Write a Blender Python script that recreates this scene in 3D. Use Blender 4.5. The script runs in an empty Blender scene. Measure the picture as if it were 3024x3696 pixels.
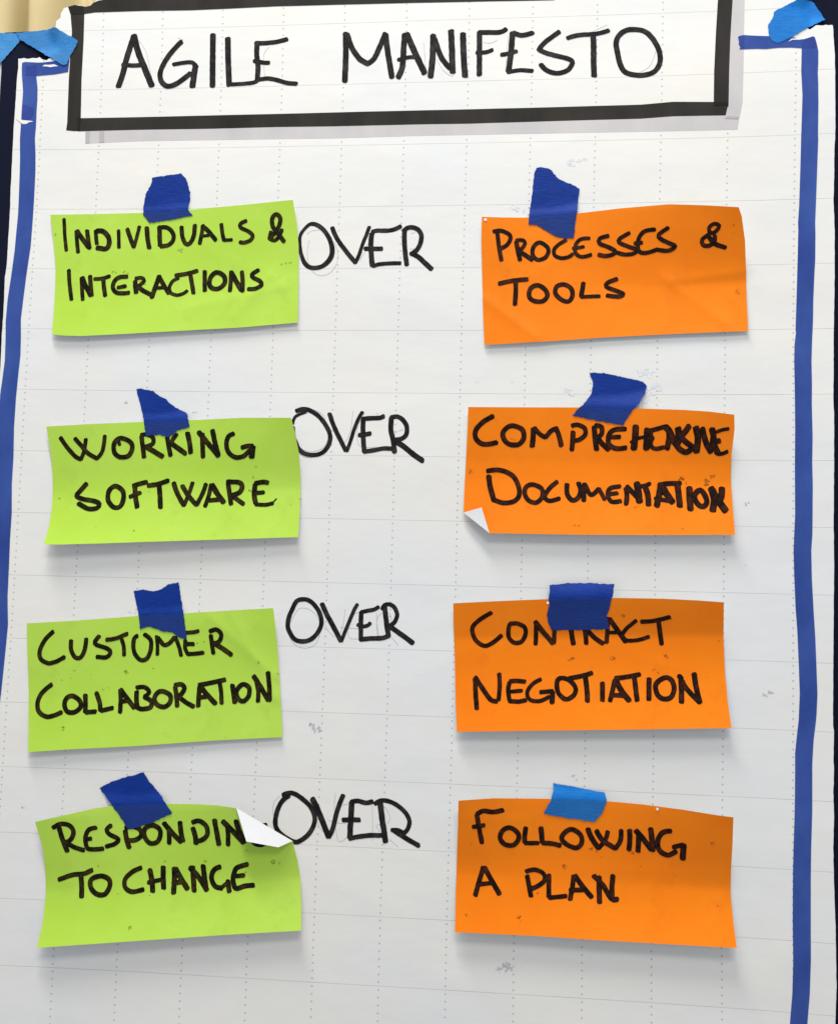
import bpy, bmesh, math, random
from math import radians, sin, cos, pi
from mathutils import Vector, Matrix, noise
from mathutils.geometry import delaunay_2d_cdt
random.seed(7)
scene = bpy.context.scene
col = scene.collection

# traced measurements of the sheet, its writing, the notes and the tape, all in millimetres on the sheet's own plane
# (origin near the sheet's middle, x right, y up, heights towards the viewer)
D={"cam":{"pos":[115.5,-72.2,887.1],"right":[0.9942,0.02741,-0.10403],"up":[-0.01805,0.99579,0.08983],"back":[0.10606,-0.08743,0.99051],"f":4200.0},"FU":[-0.0109,0.0148,0.0206,-0.0772,-0.0122,0.0708,0.0576,0.0102,-0.0608,-0.0078,-0.0316,0.051,-0.0582,-0.0265,-0.0023,-0.2168,-0.0137,0.1038,-0.0455,0.0485,0.1554],"FV":[-0.0098,-0.0783,0.015,0.0656,0.0045,0.0155,-0.0035,0.0043,0.0617,0.0079,-0.0288,0.0011,0.0369,-0.0181,-0.0612,0.0039,-0.0014,-0.0095,0.0185,0.1083,0.001],"sheet":[[-323,377.3],[-320.9,376.8],[-318.2,377.6],[-315.4,376.5],[-313.3,376.7],[-310.6,377.8],[-307.2,377.5],[-305.1,377.6],[-302.3,376.2],[-298.8,375.2],[-296.1,376.5],[-294,375.8],[-292.1,378.8],[-287.5,381.5],[-285.3,392.4],[-288.4,398],[-292.5,403.2],[-292,406.3],[-292.3,408.4],[-289.2,411.4],[-288.3,415.2],[-286.8,417.9],[-286.5,419.6],[-284.2,420.5],[-282.1,420.2],[-278.1,422.1],[-276,421.4],[-273.3,421.7],[-269.7,419.8],[-267.7,419.4],[-264.3,420],[-262.3,421.3],[-261.3,423],[-259.1,425],[-255.7,426],[-253,427.3],[-235.6,436.1],[-177.2,442.6],[-62,444.8],[116.4,443.6],[245.5,442.7],[319.1,422.2],[294.3,401.8],[303.9,396.3],[311.1,385.9],[313,385.3],[314.9,386.5],[317.8,388],[320.7,388.2],[323.1,388],[325,389.1],[326.9,388.3],[329.7,388.3],[330.4,387.4],[330.7,379.7],[331,373],[331.5,364.9],[331.6,352.1],[331.7,304.5],[331.5,298],[331,288.1],[330.8,267.5],[330.3,250.1],[331,226.4],[330.9,189.9],[330.1,147.3],[329.5,94.5],[329.9,84],[329.7,42.3],[329.4,1],[329.7,-31.9],[329.2,-60.5],[328.6,-121.1],[328.5,-145.2],[329.1,-149.2],[328.8,-171.1],[329.1,-177],[328.5,-192.9],[328.8,-210.7],[328.2,-232.4],[328.5,-250],[329,-269.5],[329.5,-285],[329.7,-302.5],[330.1,-329.5],[329.3,-355.6],[328.9,-441.7],[-317.2,-488.9],[-315.2,-417.3],[-317.5,-292.7],[-318.6,-186.4],[-320.6,-99.8],[-321.4,-11.7],[-322.1,55.4],[-323.1,109],[-322.7,118.2],[-323,145.8],[-322.9,164.3],[-323.4,192.1],[-322.5,204.3],[-322.7,224.3],[-322.7,247.8],[-323.3,268],[-323.3,291.6],[-323.5,312],[-323.4,325.9],[-323.2,332.4],[-323.2,348.7],[-323.1,359],[-322.7,369.3]],"poly":[["frame_band","black",[[-282.8,420.6],[-277.4,422],[-269.1,420.6],[-268.3,413.2],[-267.8,391.9],[-267.7,357.8],[-266.6,325.2],[-266.9,314.1],[-271.4,314],[-278.5,314.8],[-277.9,321.3],[-278.1,330.8],[-278.6,358],[-278.5,379.9],[-278.2,399.1],[-280.1,413.6]]],["frame_band","black",[[-269.3,324.9],[-218,324.9],[-103.1,325.5],[-31.7,326.1],[25.8,326.3],[118.4,326.9],[185.3,327.5],[209.7,329.2],[240.6,328.4],[252.1,328.3],[249.8,317.5],[209.8,317.6],[185.4,316.2],[123.8,315.7],[51.5,314.7],[9.6,314.8],[-57.2,314.4],[-102.7,314.6],[-160.1,314.1],[-217.4,314.3],[-268.7,313.8]]],["frame_band","black",[[-270.5,420.6],[-267.7,420.2],[-263.6,421],[-261,423.6],[-257,425.2],[-251.6,426.1],[-243.5,427.5],[-107.1,427.6],[10.4,426],[116.7,426.1],[116.9,414.8],[6.8,415.8],[-60.7,416.1],[-106.7,416.1],[-178,414.6],[-218.4,415.2],[-259.2,415],[-270.1,413.7]]],["frame_band","black",[[243.8,418.8],[243.6,411],[242.2,385.1],[240.9,352.9],[240.7,324.5],[251.9,324.2],
[252.3,352.7],[253.1,378.4],[254.8,410.7],[255.2,418.5]]],["shadow_band","grey",[[-262.3,316.3],[-261.6,303.4],[-217,304.7],[-102.3,304.6],[-56.8,304.4],[9.9,305.4],[118.8,305.7],[197.7,305.7],[258.8,305.9],[260,314.8],[259.7,320.5],[185.4,318.7],[123.7,318.6],[9.5,318.7],[-102.9,318.1],[-217.6,316.8]]],["shadow_band","grey",[[252.4,418.6],[264.2,418.2],[263.9,410.4],[263.4,378.1],[262.9,346],[262.4,326.8],[260.2,315.2],[248.6,315],[250.4,318.2],[250.1,372]]],["border_band","blue",[[-319.3,373.3],[-313.8,373.5],[-308.3,373.1],[-302.8,373.1],[-291.2,374],[-278.9,374.8],[-279.5,364.5],[-290.5,362.7],[-297.3,362.2],[-306.2,361.6],[-317.9,362]]],["border_band","blue",[[-319.5,373.3],[-316.6,373.9],[-306.9,373.2],[-306.9,368.2],[-306.7,362.1],[-305,351.8],[-304.5,341.5],[-304.6,332],[-304.4,318.5],[-304.8,308.3],[-303.6,294.7],[-302.9,281.2],[-302.8,267.7],[-302.8,251],[-302.9,234.2],[-303.2,217.5],[-304.6,200.9],[-305.4,192.1],[-306.7,173.5],[-307.7,156.9],[-306.8,144],[-306.3,127.4],[-307.2,110.9],[-307.9,92.6],[-308.2,68.1],[-307.4,45.4],[-307.5,22.9],[-306.1,-0.3],[-306.3,-22.7],[-305.8,-43.1],[-305.6,-67.1],[-303.9,-89.1],[-304.6,-109.3],[-305.2,-124.3],[-306.1,-143.5],[-306.9,-154],[-306.8,-185.3],[-320.5,-185.8],[-321.6,-154.5],[-320.7,-109.8],[-321.1,-43.5],[-322.4,22.6],[-321.5,83.4],[-321.3,95.3],[-320.2,109],[-319.2,122.8],[-319.6,141.2],[-320.4,155],[-319.9,173.5],[-318.2,192.1],[-317.7,197.6],[-316.5,214.3],[-316.1,231],[-315.6,244.4],[-315.8,257.8],[-316.2,278],[-316.6,291.5],[-317.6,308.5],[-317.4,318.7],[-317.4,332.3],[-317.2,348.6],[-319,362.3],[-319.5,368.5]]],["border_band","blue",[[258.9,380.6],[260.6,381.4],[263.5,381.9],[267.8,381.4],[275.1,380.8],[282.8,380.4],[289.5,379.8],[296.7,378.8],[300.1,379],[303,378.4],[308.2,377],[308.7,369.8],[299.1,370.7],[289.5,370.8],[279.9,370],[272.7,370.4],[265.4,370.3],[260.1,370.1],[260.6,372.3],[259.4,374.4],[259.7,376.4],[259.2,378.5]]],["border_band","blue",[[306.8,369.6],[306.5,373.2],[308.2,377.2],[311.6,378.2],[315.4,379.5],[316.8,378.5],[318,373.9],[319.2,367.7],[319.1,357.5],[318.7,349.9],[319,342.2],[319.1,325.7],[318.8,300.4],[319,298.2],[317.9,264.3],[317.1,241.8],[316.7,232.1],[316.9,223.1],[316.7,204.5],[315.9,189.7],[315.2,171.2],[315,156.4],[314.2,140.2],[313.7,125.3],[314,107],[313.8,92.5],[314.3,67.1],[314,49],[314.4,31.1],[314.1,-4.7],[313.3,-17.2],[313.7,-38.4],[314.7,-59.6],[316,-80.6],[316.8,-101.6],[317.5,-122.5],[316.9,-136.4],[316.5,-141.6],[314.7,-156.2],[313.7,-173.9],[313.6,-206],[312.7,-233.8],[312.4,-253.7],[312.3,-293],[312.3,-285.3],[312.3,-313.2],[311.6,-335.5],[309.9,-356.9],[308,-374.4],[295.9,-375.2],[297.8,-357.6],[299.5,-336.2],[300,-313.9],[299.7,-285.9],[300,-240.8],[299.9,-301.5],[299.8,-278],[299.9,-254.3],[300.3,-234.4],[301,-214.5],[301.4,-198.5],[301.6,-178.5],[301.6,-166.4],[302.8,-154.2],[304.2,-142.1],[305,-122.9],[304.3,-102],[303.3,-77.5],[302,-59.9],[301,-35.2],[300.6,-17.4],[301.3,0.4],[301.7,9.4],[301.5,45.3],[301.7,74.2],[301.4,110.6],
[301.1,125.2],[301.4,137.7],[302.5,147.2],[302.2,149.1],[302.9,171.2],[303.8,204.6],[304.3,226.2],[304.1,232.2],[304.9,245.6],[305.8,275.7],[306.3,298.4],[306.6,307],[307.3,332.3],[306.4,351.4]]],["overlap_patch","darkblue",[[-316.4,370.2],[-311.6,370.3],[-306.8,371.5],[-306.4,362],[-311.1,361.8],[-315.9,362.3]]],["overlap_patch","darkblue",[[-317.3,332.3],[-306.6,332.1],[-307.3,328],[-310.2,324.7],[-315.7,324.1],[-317.1,324.5]]],["overlap_patch","darkblue",[[-317.2,337.3],[-313,336.9],[-308.1,334.4],[-306.6,332.4],[-306.6,332.1],[-316.9,332.3]]],["overlap_patch","darkblue",[[308.2,376.8],[311.6,378],[315.4,379.3],[316.7,378.3],[317.8,373.4],[318.2,370.3],[313.5,369.8],[307.3,369.8],[306.8,373.1]]],["overlap_patch","darkblue",[[259,380.5],[262.5,381.5],[264,379.4],[263.6,374.3],[263.8,370.6],[260.2,370.2],[260.6,372.3],[259.5,374.4],[259.8,376.4],[259.3,378.5]]],["overlap_patch","darkblack",[[-282.4,420.2],[-277.4,422],[-269.7,420.2],[-268.6,413.9],[-279.3,413.9]]],["overlap_patch","darkblack",[[-270,325.3],[-266.5,325.2],[-266.8,319.8],[-267.2,314.4],[-269.1,314.8],[-268.7,319.9]]],["overlap_patch","darkblack",[[240.9,328.3],[251.5,328.1],[251.7,325.5],[240.9,325.5]]],["overlap_patch","darkgrey",[[-261.9,313.4],[-258.5,313.4],[-258.3,303.8],[-261.4,303.6]]],["overlap_patch","darkgrey",[[-250.4,313.6],[-246.3,313.7],[-245.8,304.3],[-249.9,304.2]]],["overlap_patch","darkgrey",[[248.8,315],[251.6,316.9],[259.8,316.3],[259.2,314.4]]],["torn_scuff","white",[[-301.9,369.8],[-299.9,371.1],[-296.5,370.9],[-291.7,371.2],[-288.2,369.5],[-291.6,369.4],[-295,368.8],[-297.8,369.5]]],["torn_scuff","white",[[-322.7,325.8],[-319.2,325.2],[-315.7,324],[-308.8,323.3],[-306.7,322.6],[-310.8,322.1],[-312.4,320.8],[-315.5,320.6],[-317.6,321.7],[-319.8,323.8]]],["torn_scuff","white",[[296.7,375.5],[299.1,377.7],[303,378.1],[308.7,377.6],[305.4,376.8],[300.1,377]]]],"write":{"sheet":[["A",[[0,[-225.1,394.2,4.61],[-230,376,4.6],[-233,361.1,4.6],[-236.1,351,4.6]],[0,[-225.1,394.2,4.88],[-220.7,379.8,4.87],[-214.6,366.1,4.85],[-207.8,351,4.84]],[0,[-233.7,369.7,3.52],[-224.2,368.7,3.51],[-215.5,369.1,3.51]]]],["G",[[0,[-184.8,388.1,4.03],[-191.8,380.5,4.03],[-198.1,371.1,4.03],[-201.3,362.4,4.03],[-200.4,355.6,4.03],[-195.8,350.8,4.02],[-189.8,351.3,4.02],[-183.2,355.2,4.01],[-176.2,360.9,4.01]],[0,[-190.6,368.9,3.22],[-182.6,370.1,3.21],[-175.3,370.3,3.21],[-171.5,367.1,3.2]],[0,[-172.1,367.5,4.81],[-172.8,361.1,4.81],[-173.9,349.6,4.8]]]],["I",[[0,[-158.7,393.4,4.54],[-158,371.5,4.53],[-157.2,349.9,4.52]]]],["L",[[0,[-146.2,390.1,4.52],[-145.1,371.2,4.51],[-143.4,350.3,4.5]],[0,[-141.8,351,3.18],[-131.3,351.4,3.17],[-123.4,352.2,3.17],[-120.2,353.8,3.16]]]],["E",[[0,[-121.8,385.4,3.97],[-121.7,376,3.96],[-120.2,365.2,3.96],[-120.4,353.8,3.96]],[0,[-122.8,385.5,3.7],[-115.5,385.3,3.7],[-105.5,386.1,3.69],[-97,388.2,3.68]],[0,[-123.5,370.4,3.44],[-116.1,368.8,3.43],[-111.5,368.6,3.43]],[0,[-120.2,354.5,3.43],[-111.7,355.4,3.42],[-104.2,353.9,3.42],[-95.8,351.3,3.41],
[-88.1,350.5,3.4]]]],["M",[[0,[-49.4,391.6,4.43],[-48.6,374.2,4.42],[-48.7,351.6,4.41]],[0,[-48.1,390.9,4.16],[-43.8,379.4,4.16],[-37,369.9,4.15],[-30.4,365.8,4.14]],[0,[-30.4,365.8,4.14],[-25.4,370.3,4.13],[-20.6,381.5,4.13],[-17.2,390.8,4.13]],[0,[-17,390.1,4.39],[-14.6,374.7,4.38],[-10.7,354.1,4.37]]]],["A",[[0,[-1.5,389.7,4.38],[-2,377.1,4.37],[-2.6,362.5,4.37],[-5.6,353.9,4.37]],[0,[0.4,389.6,4.63],[6.6,375.5,4.62],[15.5,356.8,4.6]],[0,[-6,368.5,3.09],[1.6,370.3,3.08],[7.4,370.5,3.08]]]],["N",[[0,[21.4,388.1,4.61],[21.5,371.2,4.6],[20.3,354,4.6]],[0,[22.4,385.7,4.1],[28.5,369.7,4.08],[35.8,360.3,4.07]],[0,[35.6,392,4.6],[36.6,377.4,4.59],[37.8,356.9,4.58]]]],["I",[[0,[45.2,389.1,4.58],[46,373.2,4.58],[47.7,353.4,4.57]]]],["F",[[0,[58.3,390.1,4.06],[58.7,371.6,4.06],[59,354.5,4.05]],[0,[57.9,389.8,3.81],[66.2,389.5,3.8],[75,389.6,3.79],[79.4,391.9,3.79]],[0,[56.4,373.2,3.3],[64,373.2,3.29],[68.8,375,3.29]]]],["E",[[0,[84.5,388.7,4.29],[83.6,372.3,4.28],[82,356.6,4.28]],[0,[85.2,388.7,3.78],[91.5,386.5,3.78],[99,387.9,3.77],[100.3,388.7,3.77]],[0,[76.1,370.8,3.28],[81.7,371.7,3.28],[88,373.5,3.27]],[0,[81.4,356.3,3.27],[90.8,357.7,3.27],[100.9,356.8,3.26]]]],["S",[[0,[121.4,388.6,3.75],[116.7,385.3,3.76],[110.8,380.8,3.76],[106.6,376.1,3.76],[105.6,373.5,3.76]],[0,[105.9,374.1,3.71],[111.9,371.2,3.7],[121,368.5,3.7],[128,366.5,3.69],[131.8,364,3.69],[130.8,359.9,3.68],[128.1,356.8,3.69],[122.7,354.8,3.69],[117.2,355,3.69],[111.2,357.7,3.7],[107.3,362,3.71]]]],["T",[[0,[127.7,383.2,3.5],[135.7,385.4,3.49],[145.6,385.9,3.48],[153.1,386.7,3.48],[159.7,388.6,3.47]],[0,[147.9,383.5,4.23],[148.3,374,4.22],[148.4,363.6,4.22],[149,351.4,4.21]]]],["O",[[1,[180.3,388.8,3.95],[188.3,386.6,3.94],[194.5,379.9,3.93],[198.9,370.7,3.92],[199.6,361.6,3.92],[196,354.6,3.92],[188.7,351.5,3.93],[180.1,351.7,3.93],[172.7,354.5,3.94],[168.9,361.1,3.95],[166.9,370.2,3.95],[165.6,378.1,3.96],[168,384.5,3.96],[173.5,388.3,3.95]]]],["O",[[1,[-72,234.4,2.94],[-67.3,233.6,3.4],[-61.8,229.6,3.39],[-56.9,222.6,3.39],[-54.3,214.8,3.85],[-54.5,208.6,3.84],[-57,203.9,3.84],[-61.5,200.1,3.39],[-66.9,198.6,3.39],[-72.3,199.4,3.39],[-76.3,203.3,3.4],[-78.8,209.5,2.78],[-80.3,216.5,2.79],[-80.5,223.5,2.48],[-78.7,228.2,2.48],[-75,232.5,2.48]]]],["V",[[0,[-54.8,231.2,3.39],[-50.8,222.6,3.38],[-45.1,214.7,3.38],[-39.5,207.7,3.37],[-35.1,202.7,3.37]],[0,[-35.1,202.7,2.75],[-32.7,208.5,2.75],[-29.9,217.8,2.75],[-27.1,225.5,2.75],[-25,231.7,2.75]]]],["E",[[0,[-22.9,226.2,3.82],[-23.4,219.3,3.82],[-22.8,210,3.82],[-21.7,199.9,3.81]],[0,[-22.6,227.4,3.36],[-18.8,228.5,3.36],[-9.6,228.5,3.35],[-3.6,230,3.35],[-0.2,231.9,3.35]],[0,[-27.9,213.9,3.52],[-21.4,213.8,3.51],[-14.5,213.8,3.51]],[0,[-20.9,199.9,3.05],[-15.6,201.4,3.05],[-6.5,202,3.04],[0.7,202.1,3.03]]]],["R",[[0,[3,227.6,3.65],[3.2,219.1,3.64],[4.2,209.8,3.64],[5.6,200.9,3.64]],[0,[2.2,228,3.5],[4.8,230.3,3.5],[8.6,231,3.49],[13.2,229.4,3.49],[16.3,225.2,3.48],[16.1,219,3.48],[13.3,212.8,3.48],[8.8,209.4,3.48]],[0,[9.2,209.8,
3.79],[14.5,207.1,3.78],[20,202,3.78],[25.4,197.2,3.77]]]],["O",[[0,[-78.4,83.8,3.36],[-72.7,85.4,3.36],[-67.4,84.3,3.35],[-61.1,80.6,3.35],[-55.6,74.6,3.34],[-51.6,67.8,3.33],[-50.5,62.5,3.33],[-51.9,56.5,3.33],[-56.3,51.1,3.33],[-62.3,49.2,3.34],[-69.2,49.8,3.34],[-74.6,53.2,3.35],[-77.1,57.7,3.35],[-79.6,63.7,3.36],[-80.4,70.5,3.36]],[0,[-70.4,83.1,2.29],[-75.6,81.2,2.29],[-79.4,78.5,2.29],[-80.7,73.6,2.29]]]],["V",[[0,[-51.7,81.8,3.34],[-48.7,73.9,3.33],[-43.9,64.1,3.33],[-37.8,52.9,3.32]],[0,[-37,52.5,2.72],[-34.6,59.7,2.72],[-31.9,69.5,2.72],[-28.5,78.6,2.72],[-25.6,83.3,2.72]]]],["E",[[0,[-25,77.9,3.62],[-24.7,65.8,3.61],[-23.3,52.3,3.61]],[0,[-25.4,78,3.47],[-17.9,78.6,3.46],[-11.9,78.9,3.46],[-8.9,80.3,3.46]],[0,[-27.7,65.2,3.47],[-23.5,65.7,3.46],[-19,66.5,3.46]],[0,[-23.5,52.2,3.31],[-15.6,53.5,3.3],[-8.2,54.9,3.3],[-1.8,54.8,3.29]]]],["R",[[0,[-2.9,78.9,3.75],[-3,69.8,3.75],[-0.8,60.8,3.74],[0.4,52.2,3.74]],[0,[-3.3,79.2,3.45],[1.6,80,3.45],[6.2,77.4,3.44],[9.3,72.2,3.44],[9.1,66.2,3.44],[5.8,62.8,3.44],[1,61.8,3.44]],[0,[-0.1,60.9,4.04],[6.7,57.2,4.03],[15.1,50.6,4.02],[22.3,45.8,4.01]]]],["O",[[1,[-72.5,-64.9,3.31],[-67,-63.2,3.3],[-61.7,-64.6,3.3],[-56.2,-70,3.29],[-53,-76.5,3.29],[-52.7,-83.1,3.29],[-55.5,-89,3.29],[-59.9,-93.6,3.29],[-65.8,-95.6,3.29],[-71.8,-94.7,3.3],[-76.1,-90.4,3.3],[-78.6,-84.6,3.31],[-78.1,-77.9,3.31],[-75.7,-71.2,3.31]]]],["V",[[0,[-52.6,-66.2,3.59],[-48.6,-74.2,3.59],[-43,-83.6,3.58],[-36.7,-94.4,3.57]],[0,[-36.5,-94.7,2.68],[-34.6,-89.2,2.68],[-31.2,-80.3,2.68],[-27.8,-71.4,2.68],[-25.1,-66.1,2.68]]]],["E",[[0,[-21.8,-72,3.42],[-21.8,-82.2,3.41],[-21.3,-93.2,3.41]],[0,[-21.8,-72,2.97],[-16.6,-70.7,2.97],[-11.5,-69.5,2.96],[-8.6,-67.6,2.96]],[0,[-24.1,-81.7,2.82],[-20,-82.8,2.82],[-16.3,-81.9,2.82],[-14.5,-80,2.81]],[0,[-21.9,-92.8,3.41],[-13.8,-91.8,3.4],[-4.9,-91.2,3.4],[-0.2,-89.3,3.39]]]],["R",[[0,[-3.8,-66.4,3.7],[-2.8,-74.4,3.7],[-1.4,-83.1,3.69],[-0.1,-89.6,3.69]],[0,[-5.6,-69,3.11],[-3.8,-66,3.11],[-0.1,-65.4,3.1],[4,-68,3.1],[6,-73.4,3.1],[4.3,-78.6,3.1],[1.1,-81.6,3.1]],[0,[0.7,-82.3,3.69],[8.3,-87.2,3.68],[15,-91.7,3.67],[18.8,-94.5,3.67]]]],["O",[[0,[-77.4,-212.4,3.41],[-73.8,-210.8,3.41],[-68.6,-211,3.41],[-61.8,-215,3.4],[-55.7,-220.4,3.39],[-52.5,-227.4,3.39],[-53,-233.9,3.39],[-56.5,-240.4,3.39],[-61.5,-244.9,3.39],[-66.6,-247,3.39],[-72.6,-244.8,3.4],[-77.1,-242.1,3.4],[-81.3,-238,3.41],[-82.7,-232.4,3.41],[-81.5,-224.4,3.41],[-78.1,-217.1,3.41],[-73,-212.6,3.41]]]],["V",[[0,[-54.8,-214,4.13],[-50.5,-221.6,4.13],[-45.7,-232.1,4.12],[-41.3,-241.9,4.11]],[0,[-40.9,-241.9,3.37],[-38.2,-235.3,3.37],[-35.7,-223.8,3.38],[-33,-215.2,3.38],[-31.1,-210.4,3.38]]]],["E",[[0,[-24.4,-215.5,4.1],[-24.6,-224.8,4.1],[-24.9,-234,4.1],[-25,-242.2,4.09]],[0,[-24.6,-215.1,3.37],[-19.9,-214.2,3.37],[-13.2,-215.4,3.36],[-8.7,-214.2,3.36]],[0,[-30.7,-228.9,3.52],[-24.5,-228.5,3.51],[-17.9,-228.2,3.51]],[0,[-25.2,-242.5,3.36],[-19,-240.8,3.36],[-10.3,-239.4,3.35],[-0.1,-238.9,3.34]]]],["R",[[0,[-2.6,-215.6,
4.08],[-0.8,-227.2,4.07],[0.9,-235.7,4.07],[2.2,-243.5,4.07]],[0,[-6.8,-216.1,3.21],[-3.1,-213.5,3.21],[2.8,-213.2,3.2],[10.1,-216.1,3.2],[16.8,-221.5,3.19],[19.9,-227.7,3.19],[18.6,-233.4,3.18],[15.8,-236.7,3.19]],[0,[6.5,-234.7,2.9],[11.4,-234.5,2.9],[15.8,-236.4,2.9]],[0,[7.8,-234.6,3.48],[15.2,-238.9,3.48],[21.8,-242.4,3.47],[27.3,-245.1,3.46]]]]],"G1":[["I",[[0,[-275.4,239.4,2.67],[-274.2,226.5,2.67],[-272.3,213.6,2.68]]]],["N",[[0,[-264.7,229.8,2.94],[-263.7,221.2,2.94],[-262.4,212,2.94]],[0,[-264.1,229.8,3.47],[-259.8,223.8,3.47],[-253.5,215.9,3.47]],[0,[-255.7,230.2,3.2],[-254.4,222.5,3.2],[-253,215.5,3.2]]]],["D",[[0,[-248.5,229.7,2.93],[-247.8,223.8,2.93],[-246.9,218.8,2.93]],[0,[-247.4,229.7,3.73],[-242.1,229.1,3.73],[-237.6,224.4,3.72],[-236.9,218.5,3.72],[-239.4,214.9,3.73],[-246.8,215.7,3.73]]]],["I",[[0,[-229.5,230.3,2.66],[-228.9,222.4,2.66],[-228.5,215.6,2.66]]]],["V",[[0,[-222.2,231,3.18],[-219.2,223.1,3.18],[-216,216.1,3.18]],[0,[-216,216.1,2.65],[-214,225,2.65],[-212.3,233.3,2.65]]]],["I",[[0,[-206.1,232.2,3.44],[-205.1,223.7,3.44],[-203.3,215.5,3.44]]]],["D",[[0,[-195.5,231.5,3.44],[-195.2,224.9,3.44],[-194.4,217.3,3.44]],[0,[-196.5,232.2,3.18],[-189.2,232.1,3.18],[-184.3,227.5,3.18],[-183.7,222.2,3.18],[-187.2,217.9,3.18],[-193.7,216.6,3.17]]]],["U",[[0,[-177.3,232.6,3.18],[-176.3,224.8,3.17],[-173.4,218.8,3.17],[-170.1,218.8,3.16],[-167,224.7,3.17],[-166.3,233.8,3.17]]]],["A",[[0,[-159.5,233.5,2.9],[-160.5,225.9,2.9],[-161.7,218.4,2.9]],[0,[-160.1,233.1,3.17],[-154.7,228.5,3.16],[-148.7,221.5,3.15]],[0,[-161.1,224.6,2.37],[-154.5,225.3,2.37]]]],["L",[[0,[-144.6,234.6,2.89],[-143.4,227,2.89],[-141.9,221.2,2.88]],[0,[-141.9,221.2,2.62],[-135.4,221.5,2.62]]]],["S",[[0,[-124.1,236.9,2.88],[-128.6,234.6,2.88],[-128.5,231.4,2.88],[-121.9,228.1,2.87],[-118.5,224.8,2.87],[-120.3,221,2.87],[-125.5,219.1,2.87],[-128.8,219.7,2.87]]]],["&",[[0,[-104.8,222.1,3.12],[-99.7,227.8,3.12],[-96.7,234.2,3.12],[-96.8,239.4,3.12],[-100.1,241.7,3.12],[-103,238.2,3.12],[-102.2,231.7,3.12],[-97.1,225.2,3.11],[-92.8,219.7,3.11]],[0,[-103.6,227.9,2.86],[-104.5,222.7,2.86],[-100.8,220.6,2.85],[-97,223.9,2.85],[-95,229.1,2.85]]]],["I",[[0,[-269.3,197.3,2.95],[-268,185.7,2.95],[-265.4,172.6,2.94]]]],["N",[[0,[-258.3,191,2.94],[-257.3,181.7,2.94],[-256,172.6,2.94]],[0,[-257.6,191,3.48],[-253.7,183,3.48],[-249.6,176.3,3.47]],[0,[-251.2,192.3,3.21],[-250.2,184.3,3.21],[-248.8,176.1,3.2]]]],["T",[[0,[-247.5,189.9,2.94],[-241.5,190.3,2.93],[-235,192.2,2.93]],[0,[-240.1,189.6,3.2],[-239.1,183,3.2],[-237.6,176,3.19]]]],["E",[[0,[-220.3,191.9,3.19],[-226.9,191.3,3.19],[-230.7,188.2,3.19],[-231.7,182.9,3.19],[-228.8,178.7,3.19],[-222.1,178,3.18],[-217.8,178.5,3.18]],[0,[-227.7,182.7,2.92],[-221.2,184,2.92]]]],["R",[[0,[-213.5,188.2,3.45],[-212.9,182.9,3.44],[-212,178.2,3.44]],[0,[-213.6,190.2,2.92],[-208.3,190.8,2.91],[-206.2,188.2,2.91],[-209.3,184.9,2.91],[-213.2,183.5,2.91]],[0,[-211.9,184.2,3.44],[-206.4,180.2,3.44],[-200.6,177.2,3.43]]]],["A",[[0,[-193.9,
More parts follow.
